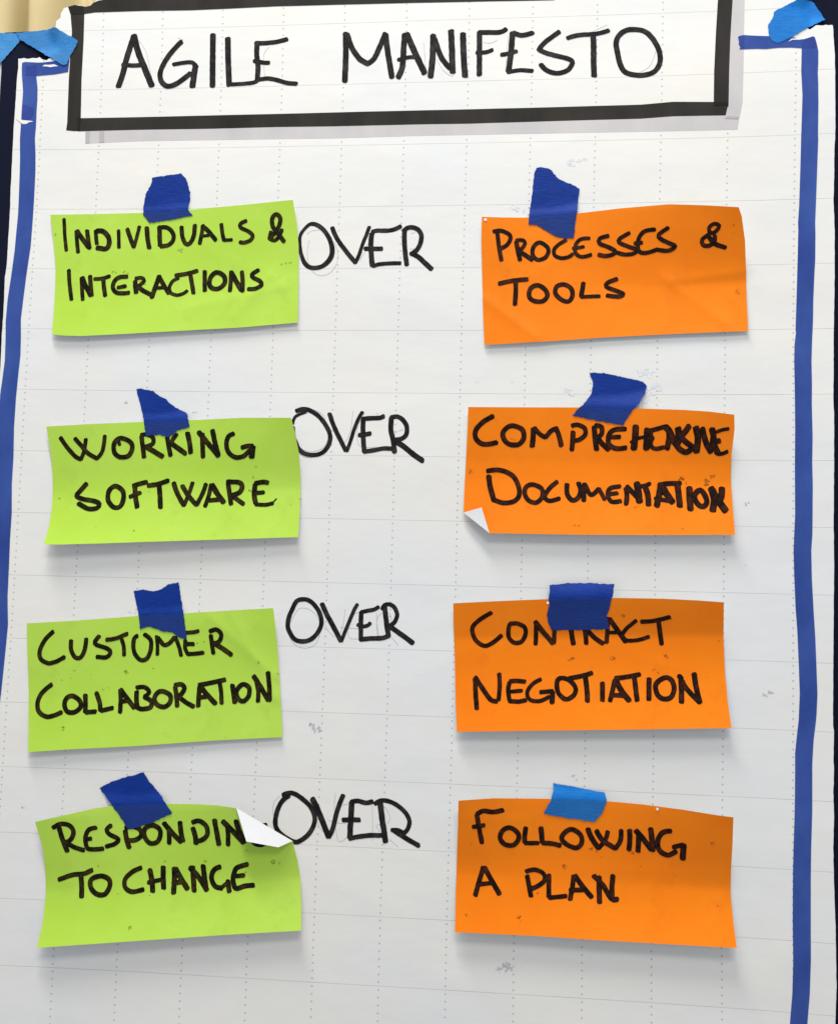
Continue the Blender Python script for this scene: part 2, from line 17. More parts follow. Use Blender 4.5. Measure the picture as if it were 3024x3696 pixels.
192.1,3.43],[-196.6,182.8,3.43],[-198.9,174.6,3.43]],[0,[-193.9,192.1,3.17],[-190.2,185.5,3.16],[-185.1,177.8,3.16]],[0,[-195.9,182.2,2.64],[-188.7,182.8,2.63]]]],["C",[[0,[-178,190.4,2.63],[-182.4,188.1,2.63],[-185,182.8,2.63],[-183.4,178.2,2.63],[-178.4,176.4,2.63],[-173.3,177.7,2.62],[-170.1,180.1,2.62]]]],["T",[[0,[-180.1,192.7,3.16],[-171.6,194,3.15],[-162.8,196.4,3.15]],[0,[-168.3,193.3,3.15],[-166.5,185.4,3.15],[-164.8,177.9,3.14]]]],["I",[[0,[-156.6,196.3,3.14],[-156.2,188,3.14],[-155.7,179.7,3.14]]]],["O",[[1,[-145.4,194.9,3.4],[-140.7,191.9,3.39],[-139.8,186.6,3.39],[-143.4,182.3,3.39],[-148.6,181.6,3.4],[-152.1,184.7,3.4],[-151.7,190.6,3.4],[-148.7,194.3,3.4]]]],["N",[[0,[-135,195.8,3.13],[-134.9,187.9,3.13],[-135.2,179.6,3.13]],[0,[-135,195.1,3.65],[-130.7,187.9,3.65],[-125.7,180.2,3.66]],[0,[-126.2,195.5,3.12],[-125.3,187.9,3.13],[-124.8,179.5,3.14]]]],["S",[[0,[-112.9,196.7,3.12],[-118,193.1,3.12],[-116.5,190.4,3.13],[-111.2,187.7,3.15],[-109.6,184.4,3.07],[-114.7,181.4,3.16],[-120.3,181.2,3.14]]]]],"O1":[["P",[[0,[76.1,225.5,2.97],[77.6,214.2,2.97],[79.7,203.5,2.97]],[0,[73.4,226.1,2.97],[78.6,226.8,2.97],[84.8,224.3,2.97],[86.4,220.6,2.97],[83.7,215.5,2.97],[78.2,212.3,2.97]]]],["R",[[0,[90.9,218.1,3.22],[92.2,211.8,3.21],[94.1,203.6,3.21]],[0,[91.1,219.3,2.72],[96,219.3,2.72],[97.7,216.8,2.72],[95.5,213,2.72],[92.7,211.1,2.72]],[0,[93.1,210.8,3.21],[97.5,208,3.21],[103.7,203.8,3.21]]]],["O",[[1,[109.7,217.5,2.96],[114.6,214.3,2.95],[115.9,210.5,2.95],[113.6,205.7,2.95],[108.1,203.8,2.96],[104.3,206.7,2.96],[103.6,211.8,2.96],[106,216.2,2.96]]]],["C",[[0,[129.3,219.2,2.7],[123.2,215.5,2.7],[120.2,211.7,2.7],[120.9,207.3,2.7],[125.9,205.1,2.7],[131.4,205.9,2.69],[134.4,208,2.69]]]],["E",[[0,[147,220.4,2.68],[140.3,219.6,2.69],[136.7,215.3,2.69],[136.8,209,2.69],[140.5,206.1,2.69],[145.4,206.4,2.68],[148.8,207.6,2.68]],[0,[134.7,212.5,2.45],[140.4,213.3,2.44],[142.8,213.9,2.44]]]],["S",[[0,[161.6,221.9,2.91],[154.9,219.9,2.92],[155,216.1,2.92],[162.3,212.9,2.91],[167,209.8,2.91],[164.8,207.3,2.91],[158.8,206.4,2.91],[154.2,207.5,2.92]]]],["S",[[0,[177.2,223.6,2.89],[170.3,219.5,2.9],[169.8,216.5,2.9],[176.8,213.3,2.9],[183.3,210.7,2.89],[181.2,208.1,2.89],[174.5,207.2,2.9],[168.5,208.8,2.91]]]],["E",[[0,[196.4,225.8,2.87],[188.6,224.5,2.88],[184.5,219.2,2.89],[184.1,211.9,2.89],[186.6,208.5,2.89],[192.6,208.7,2.88],[197.3,210.4,2.88]],[0,[181.6,215.6,2.89],[186.7,216.1,2.88]]]],["S",[[0,[206.2,226.7,2.86],[199.5,221.8,2.87],[200.7,218.8,2.87],[208,215,2.86],[212,212.9,2.86],[206.9,209.7,2.87],[197.6,210.7,2.88]]]],["&",[[1,[237.4,222.5,2.59],[236.7,226,2.59],[240.3,228.6,2.58],[244,227.2,2.58],[242.6,223.9,2.58],[239.8,222.1,2.59]],[0,[236.9,221.2,2.83],[231.9,217.4,2.84],[232.6,213.6,2.84],[236.6,212.7,2.84],[241,215.5,2.83],[241,220.1,2.83]],[0,[236.9,219.1,3.07],[241.2,214.3,3.07],[249.1,211.3,3.06]]]],["T",[[0,[78.2,185,3.22],[88,187.2,3.21],[100.1,188.5,3.2]],[0,[91.1,186,3.21],[91.3,177.7,3.21],[90.9,168.5,3.2]]]],["O",[[1,
[108.4,183.8,3.2],[114,180.2,3.19],[115.6,175.1,3.19],[111.7,171,3.19],[105,171.6,3.19],[101.6,175.2,3.2],[102.9,181.5,3.2]]]],["O",[[1,[128,184.4,3.18],[133.6,181.4,3.18],[134.9,175.7,3.17],[131.9,170.9,3.17],[125.8,172.8,3.18],[121.7,177.7,3.18],[122.8,182.7,3.19]]]],["L",[[0,[143.1,185.4,3.17],[141.6,175.1,3.17]],[0,[141.6,174.5,2.68],[155.6,175.1,2.67]]]],["S",[[0,[168.8,188.6,3.03],[161.6,185.7,3.04],[160.6,182.6,3.04],[167.7,179.5,3.03],[173.5,176.9,3.02],[170.2,174.7,3.03],[161.1,175.7,3.03]]]]],"G2":[["W",[[0,[-267.6,60,3.12],[-261.7,52.1,3.13],[-255,45.2,3.13],[-250.4,43,3.13]],[0,[-250.4,43,2.87],[-248,49.8,2.87],[-246.9,59.1,2.86]],[0,[-255.8,59.6,3.12],[-250.1,53.6,3.12],[-244.7,47.9,3.13],[-237.3,43.9,3.13]],[0,[-237.3,43.9,2.87],[-233,50,2.86],[-231.5,61.9,2.85]]]],["O",[[1,[-216.5,60.2,3.37],[-209.9,56.8,3.37],[-209,51.7,3.37],[-212,46.2,3.38],[-218.5,45.4,3.38],[-223.2,48.9,3.38],[-223.8,55.3,3.38],[-221,59.5,3.37]],[0,[-220.3,58.5,2.59],[-219.3,55,2.6]]]],["R",[[0,[-201.7,62,3.37],[-200.4,54.4,3.37],[-199,45.2,3.37]],[0,[-202.1,63.2,3.11],[-197.2,63.6,3.11],[-192.5,61.1,3.11],[-192.3,56.4,3.11],[-198.1,53.8,3.11]],[0,[-198.1,54.1,3.63],[-190.8,50,3.63],[-183.7,46.1,3.65]]]],["K",[[0,[-180.8,61.6,3.41],[-179.2,54.6,3.4],[-177.5,47.3,3.39]],[0,[-173.1,64.2,3.15],[-176.2,59.7,3.15],[-177.3,55.9,3.14]],[0,[-176.7,56.3,3.67],[-171.3,52.8,3.66],[-165.5,48.8,3.65]]]],["I",[[0,[-164.3,65.2,3.67],[-162.3,57.3,3.66],[-161.1,49.5,3.65]]]],["N",[[0,[-152.1,64.6,3.4],[-151.6,55.5,3.39],[-151,46.3,3.37]],[0,[-155.1,65.9,3.67],[-148.7,58.6,3.65],[-141.9,51.1,3.63],[-138.6,47.1,3.62]],[0,[-143.9,67.2,3.66],[-141.5,57.4,3.64],[-138.6,47.6,3.62]]]],["G",[[0,[-126.7,64.7,3.38],[-130.8,62.5,3.38],[-132.3,56.2,3.37],[-130.3,50,3.36],[-125,46.3,3.35],[-118.6,47,3.35],[-113.5,51.4,3.35]],[0,[-119.7,53.8,3.35],[-114.9,55.1,3.35],[-110.7,55.1,3.35]],[0,[-110.7,54.8,4.12],[-111.8,46.1,4.11]]]],["S",[[0,[-245,23.8,3.41],[-249.9,17.9,3.41],[-252.6,14,3.42],[-248,11.6,3.41],[-237.4,9.8,3.4],[-233.2,7.7,3.4],[-234.8,4.3,3.39],[-242,3.7,3.4],[-250.3,7.7,3.41]]]],["O",[[1,[-221.3,22.2,3.52],[-215.2,18.5,3.52],[-214,12.1,3.52],[-216.1,5.9,3.51],[-221.2,5.2,3.51],[-226.3,10.6,3.52],[-226.3,18.3,3.53]]]],["F",[[0,[-205.5,23.1,3.64],[-204.5,14.8,3.64],[-202.1,5.3,3.63]],[0,[-207,22.5,3.38],[-201.9,24.2,3.38],[-195.8,25.8,3.38]],[0,[-209,13.7,3.12],[-200.8,17.2,3.12]]]],["T",[[0,[-194.7,23,3.38],[-187.6,24.1,3.37],[-178.7,27.1,3.37]],[0,[-185.6,22.8,3.63],[-184.3,13.9,3.62],[-183.3,5.6,3.61]]]],["W",[[0,[-174,25.3,3.5],[-170.3,16.7,3.48],[-164.4,7.6,3.47]],[0,[-164.4,7.6,2.83],[-161.2,16.8,2.83],[-158.6,26.1,2.84]],[0,[-166.8,23.1,3.36],[-162.5,16.8,3.35],[-156.9,10.6,3.34],[-154.2,8.3,3.33]],[0,[-154.2,8.3,3.08],[-150.3,17,3.08],[-147.9,25,3.09]]]],["A",[[0,[-143.7,24.5,3.08],[-145.1,15.8,3.08],[-147.4,7.2,3.07]],[0,[-143,24.5,3.85],[-138.1,17.2,3.84],[-132.8,10.7,3.83]],[0,[-144.2,12,3.33],[-136.5,12.8,3.32]]]],["R",[[0,[-130.2,25.9,3.33],[-128.5,17.4,3.32],
[-126.7,9.2,3.31]],[0,[-130.7,26.9,3.46],[-121.9,26.7,3.45],[-118.9,24.2,3.45],[-120.3,19,3.44],[-127.2,16.1,3.45]],[0,[-125.9,15.5,3.32],[-121.2,12.4,3.31],[-116.9,9.6,3.31]]]],["E",[[0,[-108.5,25.3,3.57],[-108.8,17.7,3.56],[-107.3,10.4,3.55]],[0,[-108.5,25.9,3.44],[-102.8,27.2,3.44],[-98.3,26.7,3.43]],[0,[-108.8,18.3,3.05],[-101.5,19.1,3.05]],[0,[-107.2,9.5,2.79],[-99.4,9.3,2.79],[-93.7,10.6,2.78]],[0,[-93.8,11,1.01],[-91,14.2,1.01]]]]],"O2":[["C",[[0,[76,80.3,3.42],[69.1,76.3,3.42],[63.4,70.1,3.43],[62.8,64,3.43],[67.2,59.4,3.42],[73.1,58.9,3.42],[79.2,60.3,3.42]]]],["O",[[1,[89.9,73.3,3.41],[98.2,70.6,3.4],[99.8,64.5,3.4],[96.2,59.2,3.41],[88.9,59.1,3.41],[84.6,63.1,3.41],[84.1,68.6,3.41]]]],["M",[[0,[107,71.3,3.64],[106.8,64.6,3.64],[106.2,57.7,3.64]],[0,[107.5,72,3.16],[111.9,67.1,3.15],[116.2,64.8,3.15]],[0,[116.2,64.8,3.15],[120.3,69.7,3.15],[123.9,71.6,3.15]],[0,[123.9,72.2,3.39],[126.4,66.1,3.39],[128.3,58.6,3.38]]]],["P",[[0,[137,69.3,3.38],[136.8,62.6,3.38],[136.3,55.6,3.38]],[0,[136,73.8,3.14],[139.6,74.8,3.14],[145.4,72.5,3.13],[146.3,67.6,3.13],[142.2,63.5,3.13],[138,62.6,3.14]]]],["R",[[0,[152.9,73.2,3.61],[153.6,65.3,3.6],[154.9,55.9,3.6]],[0,[154,74.4,3.25],[158.3,73.2,3.24],[158.4,67.7,3.24],[154.2,64.7,3.24]],[0,[155.4,65.3,3.6],[159.1,60.4,3.59],[164.2,56,3.59]]]],["E",[[0,[176.2,71.8,3.33],[168.5,71.2,3.34],[164.3,67.8,3.35],[163.8,61.1,3.35],[167.5,57.5,3.35],[172.3,56.9,3.34],[177,57.6,3.34]],[0,[165.6,65.4,3.11],[172.4,65.8,3.1]]]],["H",[[0,[183.9,73.7,4.38],[183.6,65.7,4.38],[182.7,56.8,4.39]],[0,[192.5,71.4,4.37],[192.3,64.8,4.37],[192,56.9,4.37]],[0,[180.5,61.5,2.44],[184.8,64.3,2.43],[189.7,65.8,2.43]]]],["E",[[0,[194.4,70.5,3.15],[200.2,72,3.14],[206,73.7,3.13]],[0,[194.4,70.7,4.36],[194.5,65.8,4.37],[194.4,60.9,4.37]],[0,[194.6,60.9,2.91],[196.6,57.9,2.91],[199.5,56.9,2.91],[205.1,58.2,2.9]],[0,[194.5,64.8,3.4],[197,64.8,3.39]]]],["N",[[0,[208.7,70.2,3.86],[208.6,63.4,3.86],[207.3,57,3.87]],[0,[206,73.4,4.34],[208.9,70.2,4.34],[211,65.4,4.34],[214,60.5,4.34]],[0,[215.1,72.7,4.32],[215.7,67.3,4.33],[215.4,61.5,4.33]]]],["S",[[0,[223.3,74.2,3.83],[220,69.3,3.84],[217.2,65.9,3.85]],[0,[216.2,67.3,3.85],[220.2,62.9,3.84],[224.1,60,3.84],[225.6,57.6,3.84],[223.2,55.2,3.85],[220.3,54.7,3.85],[216.4,57.1,3.86],[214,60.5,3.86]]]],["I",[[0,[228.1,73.2,4.3],[229.7,65.9,4.31],[229.6,60.1,4.31],[229,54.7,4.32]]]],["V",[[0,[232.9,72.2,3.82],[234.5,65.9,3.82],[237,59.1,3.82],[239.6,54.8,3.83]],[0,[239.5,55.8,3.35],[240.7,65,3.34],[240,71.7,3.33]]]],["E",[[0,[240,72,4.04],[241.2,65.9,4.05],[242,60.1,4.05],[244.8,53.9,4.06]],[0,[242.5,69.3,2.38],[247.2,71.2,2.37],[251.9,72,2.37]],[0,[242.7,62.8,3.57],[246,63.1,3.57]],[0,[242.9,54.8,2.63],[244.9,53.4,2.63],[248.7,53.9,2.62],[251.7,55.4,2.62]]]],["D",[[0,[73.6,34.5,3.66],[75,26.1,3.66],[77.7,16.5,3.65]],[0,[72.5,38.4,3.3],[82,39.2,3.29],[91.8,35,3.28],[96.6,26.5,3.27],[96.8,19.1,3.27],[92.3,14.9,3.27],[85,13.9,3.27],[77.1,16.5,3.28]]]],["O",[[1,[107.1,28.5,3.15],[113.9,25.5,3.14],
[114.6,19.4,3.14],[110.4,14.6,3.14],[104.4,16.1,3.14],[101.2,21.6,3.15],[102.3,26.6,3.15]]]],["C",[[0,[125.6,30.9,3.13],[119.9,25.6,3.14],[116.4,19.4,3.13],[120,16,3.13],[127.5,18,3.13]]]],["U",[[0,[133.1,29.3,3.37],[133.2,22.1,3.36],[136.9,16.9,3.36],[141.6,18.8,3.36],[143.4,24.8,3.36],[141.7,30.3,3.36]]]],["M",[[0,[146.3,29.7,3.36],[145.8,22.3,3.35],[145.8,16.8,3.35]],[0,[146.9,28.5,3.12],[151.2,21.2,3.11],[157.1,26,3.11]],[0,[157.1,26,2.87],[159.6,21.3,2.87],[161.4,17.9,2.86]]]],["E",[[0,[172.6,28.1,3.1],[165.5,26.4,3.1],[163.7,21.4,3.1],[166.7,16.2,3.1],[173.6,16.9,3.09]],[0,[164.3,22,2.86],[170.9,22.8,2.86]]]],["N",[[0,[177.2,26.8,3.33],[178,21.7,3.33],[177.5,14.7,3.32]],[0,[178,28.1,3.33],[182.8,23,3.33],[187.9,17.5,3.32]]]],["N",[[0,[185.3,30.5,4.63],[186.5,23.5,4.62],[187.3,16.5,4.61]]]],["T",[[0,[188.2,28.3,2.92],[192.1,29.1,2.92],[195,30.6,2.92]],[0,[191.6,28.1,3.89],[193.6,21.1,3.88],[194,14.1,3.88]]]],["A",[[0,[202.8,28.2,4.12],[201.8,21.7,4.12],[200.1,13.7,4.11]],[0,[204.7,27.8,4.36],[207.6,22.8,4.36],[212,16.4,4.35]],[0,[198.9,19.2,2.91],[204.7,18.3,2.9],[209.5,17.4,2.9]],[0,[201.8,23.2,3.39],[204.7,23.8,3.39]]]],["T",[[0,[201.8,29.7,3.4],[209.6,30.9,3.39],[217.8,31,3.38]],[0,[215.4,30,4.11],[216.3,22,4.11],[217.2,13.5,4.1]]]],["I",[[0,[224.1,27.6,4.34],[224.5,19.1,4.34],[224.9,11.6,4.33]]]],["O",[[1,[232.3,26.2,3.61],[235.6,22.3,3.61],[237,17.3,3.6],[234.6,13.8,3.6],[231.2,14.7,3.6],[228.4,18.7,3.61],[228.4,23.2,3.61]]]],["N",[[0,[240.2,27.9,4.57],[242.3,19.4,4.56],[241.2,10.4,4.55]],[0,[240.9,26.4,4.81],[244.7,19.5,4.79],[250.8,10.6,4.78]],[0,[248.1,28,4.32],[247.6,21.5,4.31],[245.6,17,4.31]]]]],"G3":[["C",[[0,[-265.4,-93.8,3.1],[-271.9,-100.6,3.1],[-275.7,-109.5,3.11],[-274.3,-115.7,3.11],[-268,-118.6,3.11],[-261.6,-116.9,3.11],[-255.6,-113.5,3.1]]]],["U",[[0,[-250.6,-100.2,3.1],[-250.3,-107.4,3.1],[-246.8,-113.3,3.1],[-242.3,-113.2,3.1],[-239.3,-107.1,3.09],[-238.4,-98.6,3.09]]]],["S",[[0,[-228,-96.2,3.08],[-231.3,-100.7,3.09],[-229.9,-103.1,3.09],[-220.7,-105.9,3.08],[-218.6,-109,3.08],[-221.7,-112.5,3.08],[-229.2,-112.4,3.09]]]],["T",[[0,[-222.3,-98.9,2.95],[-214.7,-97.7,2.95],[-205.6,-93.7,2.95]],[0,[-209.9,-98.2,2.82],[-208,-103.7,2.82],[-207.4,-110.7,2.82]]]],["O",[[0,[-197.5,-95.1,3.07],[-199.9,-97.3,3.07],[-200.3,-103.5,3.07],[-198.5,-109.6,3.07],[-194,-113.8,3.07],[-189,-112.4,3.07],[-186.3,-105.5,3.07],[-186.7,-98.1,3.07],[-191.7,-93.9,3.07]]]],["M",[[0,[-182.1,-94.8,2.56],[-181.1,-101.7,2.56],[-180.8,-109.4,2.56]],[0,[-180.8,-96.1,3.08],[-176,-101.5,3.08],[-171.6,-100.1,3.07],[-167.6,-95.3,3.08]],[0,[-167.1,-95.1,2.82],[-163.8,-102.4,2.81],[-161.8,-109.3,2.81]]]],["E",[[0,[-159.8,-91.7,2.82],[-152.1,-90.9,2.82],[-148.7,-89.9,2.82]],[0,[-158.9,-97.3,2.81],[-158.9,-103.4,2.81],[-156.5,-108.1,2.81]],[0,[-159.4,-100.4,3.07],[-152,-100.2,3.06]],[0,[-156.5,-108.1,2.93],[-150.2,-107.5,2.93],[-144.2,-106.6,2.93]]]],["R",[[0,[-138.6,-93,3.07],[-137.4,-100.3,3.06],[-136.2,-106.7,3.05]],[0,[-139.3,-89.9,3.08],[-134.2,-88.5,3.1],
[-130.2,-92.1,3.1],[-132,-97.7,3.07],[-136.5,-99.1,3.06]],[0,[-135.8,-99.1,3.44],[-128.7,-103.1,3.44],[-121.9,-107.5,3.43]]]],["C",[[0,[-264.6,-134.9,3.24],[-272.1,-141.7,3.25],[-275.2,-149.3,3.25],[-273.3,-156.6,3.25],[-266.7,-160,3.24],[-260.3,-158.6,3.24],[-255.3,-156.2,3.24]]]],["O",[[1,[-247.2,-143.3,3.37],[-241.2,-146.8,3.36],[-240.1,-151.7,3.36],[-245,-155.9,3.36],[-250.9,-155.2,3.36],[-253.3,-149.7,3.37],[-251.7,-145,3.37]]]],["L",[[0,[-237,-142,3.36],[-236.2,-149.1,3.35],[-236,-155.5,3.35]],[0,[-235.3,-155.5,3.22],[-227.6,-154.7,3.22]]]],["L",[[0,[-228,-140.5,3.35],[-225,-147.5,3.35],[-223.9,-153.6,3.34]],[0,[-223.4,-153.9,3.21],[-214.1,-151.4,3.21]]]],["A",[[0,[-208.9,-137.4,3.21],[-208.1,-145.7,3.21],[-208,-154.5,3.2]],[0,[-208.6,-137.3,3.46],[-202.6,-144.3,3.46],[-196.7,-150.8,3.45]],[0,[-208.9,-146.3,3.08],[-200.6,-145.4,3.07]]]],["B",[[0,[-195.7,-138.1,3.46],[-195.5,-145.2,3.45],[-194.2,-150.3,3.45]],[0,[-195.9,-135.1,3.07],[-189.8,-134.6,3.07],[-185.7,-138.2,3.06],[-189.3,-142,3.06]],[0,[-189.3,-142,3.32],[-183.4,-145.4,3.31],[-184.3,-150,3.31],[-190.6,-151.4,3.32],[-194.5,-150.3,3.32]]]],["O",[[1,[-175.6,-137.2,3.31],[-169,-140,3.31],[-168.7,-145.5,3.3],[-172.9,-149.1,3.3],[-178.7,-147.7,3.31],[-181.3,-143.5,3.31],[-179.7,-139.2,3.31]]]],["R",[[0,[-165.3,-133.4,3.31],[-163.9,-140.5,3.3],[-162.8,-148,3.3]],[0,[-165.4,-132.2,3.31],[-160.6,-131.4,3.3],[-157.9,-134.4,3.3],[-160.2,-139.1,3.3],[-163.3,-140.4,3.3]],[0,[-162,-141,3.3],[-156,-145.1,3.29],[-149.7,-148.1,3.29]]]],["A",[[0,[-145.9,-132.8,3.29],[-146.2,-139.9,3.29],[-146.1,-147.8,3.28]],[0,[-145.3,-132.7,3.54],[-139.9,-138.4,3.54],[-132.8,-145.1,3.53]],[0,[-146.1,-141.1,3.03],[-139.8,-140.2,3.03]]]],["T",[[0,[-146.6,-131.6,3.29],[-136.6,-129.4,3.28],[-125.9,-126.7,3.28]],[0,[-130.2,-129.2,3.03],[-128.6,-136.8,3.02],[-127.9,-144.9,3.02]]]],["I",[[0,[-120.1,-130.7,3.52],[-118.7,-137.7,3.52],[-117.5,-144,3.51]]]],["O",[[1,[-111.9,-129.8,3.27],[-106.8,-132.4,3.27],[-106.9,-138.5,3.26],[-110.7,-142.6,3.26],[-114.9,-141,3.26],[-116.7,-135.2,3.27]]]],["N",[[0,[-101.3,-127.4,3.03],[-99.5,-134.6,3.02],[-99.4,-142.7,3.01]],[0,[-103.7,-123.2,3.55],[-97.3,-132.1,3.54],[-91.3,-141.3,3.52]],[0,[-92.4,-120,3.28],[-91,-130.6,3.26],[-90.3,-141.2,3.27]]]]],"O3":[["C",[[0,[77.9,-69.7,2.94],[69,-75.5,2.95],[63.8,-81.8,2.96],[66.4,-90.4,2.96],[73,-94.7,2.95],[79.1,-92.4,2.95],[85.9,-86.6,2.94]]]],["O",[[1,[91.8,-78.3,2.94],[91.3,-87.2,2.94],[95.7,-91.7,2.94],[101.2,-90.6,2.93],[104.1,-84.3,2.93],[102.8,-79.5,2.93],[97.3,-77.2,2.93],[94.2,-77.5,2.94]]]],["N",[[0,[111.7,-78,2.93],[111.8,-84.1,2.93],[111.6,-92.4,2.93]],[0,[111.3,-75.8,3.41],[116.9,-82.8,3.41],[124.7,-91.4,3.4]],[0,[125.6,-80.1,2.92],[125.3,-91.3,2.92]]]],["T",[[0,[137.9,-80.3,3.39],[138.9,-87,3.39],[139.9,-91.5,3.39]],[0,[126.6,-80,2.92],[133.8,-77.4,2.91],[141.1,-75.4,2.9]]]],["R",[[0,[147.8,-79.4,3.14],[148.8,-84.3,3.14],[149.3,-90.6,3.14]],[0,[150.3,-81.2,3.14],[155.8,-86.5,3.14],[161.7,-90.3,3.13]]]],["A",[[0,[164.9,-71.3,2.88],
[164.8,-81.4,2.89],[164.3,-89.6,2.89]],[0,[166,-71.9,3.36],[171.3,-78.8,3.36],[178.5,-88.5,3.36]],[0,[164.8,-82.2,2.41],[172.6,-81.8,2.4]]]],["C",[[0,[185.9,-72.5,2.63],[178.5,-79.2,2.64],[175.7,-84.7,2.64],[179.9,-87.6,2.64],[188.3,-86.8,2.63],[195.4,-84.4,2.63]]]],["T",[[0,[189.5,-73.4,2.86],[198.6,-72.5,2.86],[210.1,-69.4,2.84]],[0,[202.3,-73.6,3.09],[203.7,-81.5,3.1],[204.8,-89.3,3.1]]]],["N",[[0,[66.8,-119.4,3.19],[67.5,-130.5,3.19],[68.7,-141.9,3.18]],[0,[67.1,-118.7,3.19],[72.6,-126.7,3.18],[78.9,-134.7,3.17],[83.8,-135.7,3.17]],[0,[84.8,-115.2,2.94],[85.4,-125.1,2.93],[84.7,-134.7,2.93]]]],["E",[[0,[92.6,-121.5,2.93],[91.8,-127.3,2.93],[92.9,-134.4,2.92]],[0,[92.9,-120.6,2.93],[98.1,-120.1,2.93],[104.4,-120.5,2.92]],[0,[91.6,-128.5,2.68],[101.9,-127.3,2.67]],[0,[93,-135.2,2.92],[99.7,-135.4,2.91],[105.3,-134,2.91]]]],["G",[[0,[116.1,-118.3,2.67],[110.3,-121.8,2.67],[106.1,-128,2.67],[108.1,-133.6,2.67],[115.4,-134.4,2.66],[122.6,-131,2.66]],[0,[115.7,-127.9,2.91],[125,-126.8,2.9]],[0,[125,-127.3,3.38],[124.6,-135.1,3.38]]]],["O",[[1,[132.1,-116.9,3.14],[137.5,-118.5,3.14],[141.6,-123.2,3.13],[141.9,-126.8,3.13],[139.5,-130.4,3.13],[134.7,-132.4,3.13],[129.5,-128.4,3.14],[127.9,-121.9,3.14],[129.1,-117.8,3.15]]]],["T",[[0,[137.1,-117,3.14],[146.5,-114.9,3.13],[154,-112.4,3.13]],[0,[149,-115.7,3.37],[150.3,-125.3,3.37],[150.7,-133.3,3.36]]]],["I",[[0,[161.6,-119.5,3.24],[161.7,-126.1,3.23],[161.7,-132.6,3.23]]]],["A",[[0,[170.6,-117.4,3.11],[168.9,-125.8,3.11],[167.3,-132.4,3.11]],[0,[171.2,-116.4,3.83],[175.4,-124.4,3.82],[181.2,-131.6,3.81]],[0,[170.1,-128.2,3.11],[177.8,-128.3,3.1]]]],["T",[[0,[171.2,-115.8,3.11],[180.2,-114.4,3.11],[188.9,-112.3,3.1]],[0,[185,-114.6,3.34],[186.2,-124.1,3.34],[187.1,-131.7,3.33]]]],["I",[[0,[195.9,-115.2,3.33],[195.7,-123.7,3.33],[195.7,-130.8,3.32]]]],["O",[[1,[207.6,-114.1,3.33],[212.3,-116,3.32],[214.1,-121.9,3.31],[211.7,-128.3,3.31],[205.8,-129.7,3.31],[201.6,-125.9,3.32],[201,-118.8,3.33]]]],["N",[[0,[218.9,-113.4,3.55],[219.4,-122.9,3.54],[219.3,-131.8,3.54]],[0,[217.9,-112.5,3.32],[223,-121.6,3.31],[232.5,-131.3,3.29]],[0,[228.6,-110.7,3.55],[230,-120.2,3.54],[232.6,-131.3,3.52]]]]],"G4":[["R",[[0,[-250.9,-243.5,3.44],[-247.9,-252.6,3.47],[-244,-261.7,3.49]],[0,[-255.4,-244,3.19],[-249.9,-241,3.19],[-243.2,-241.7,3.2],[-239.6,-246.2,3.21],[-241.3,-252.4,3.22],[-246,-255.3,3.23]],[0,[-245,-255.2,3.23],[-238.5,-258.4,3.24],[-231.2,-260.4,3.25]]]],["E",[[0,[-222.4,-242.9,3.1],[-227.7,-244.6,3.1],[-230,-249.6,3.1],[-229.9,-254.4,3.11],[-227.9,-259,3.12],[-221,-259.3,3.12],[-216,-258.5,3.13]],[0,[-228.7,-252,2.98],[-225.6,-251.2,2.98]]]],["S",[[0,[-210.7,-240.9,3.11],[-214,-244.1,3.11],[-211.4,-247.7,3.11],[-204.4,-251.1,3.13],[-207.4,-254.8,3.13],[-213.8,-256.9,3.12]]]],["P",[[0,[-199.4,-244.2,3.51],[-198.1,-250.8,3.51],[-195.7,-257,3.53]],[0,[-199.1,-241.8,3.26],[-192.8,-241.1,3.32],[-187.6,-243.3,3.32],[-186.8,-247.8,3.31],[-191.2,-251.1,3.31],[-196.2,-251.6,3.27]]]],["O",[[1,[-178.2,-239.2,3.32],
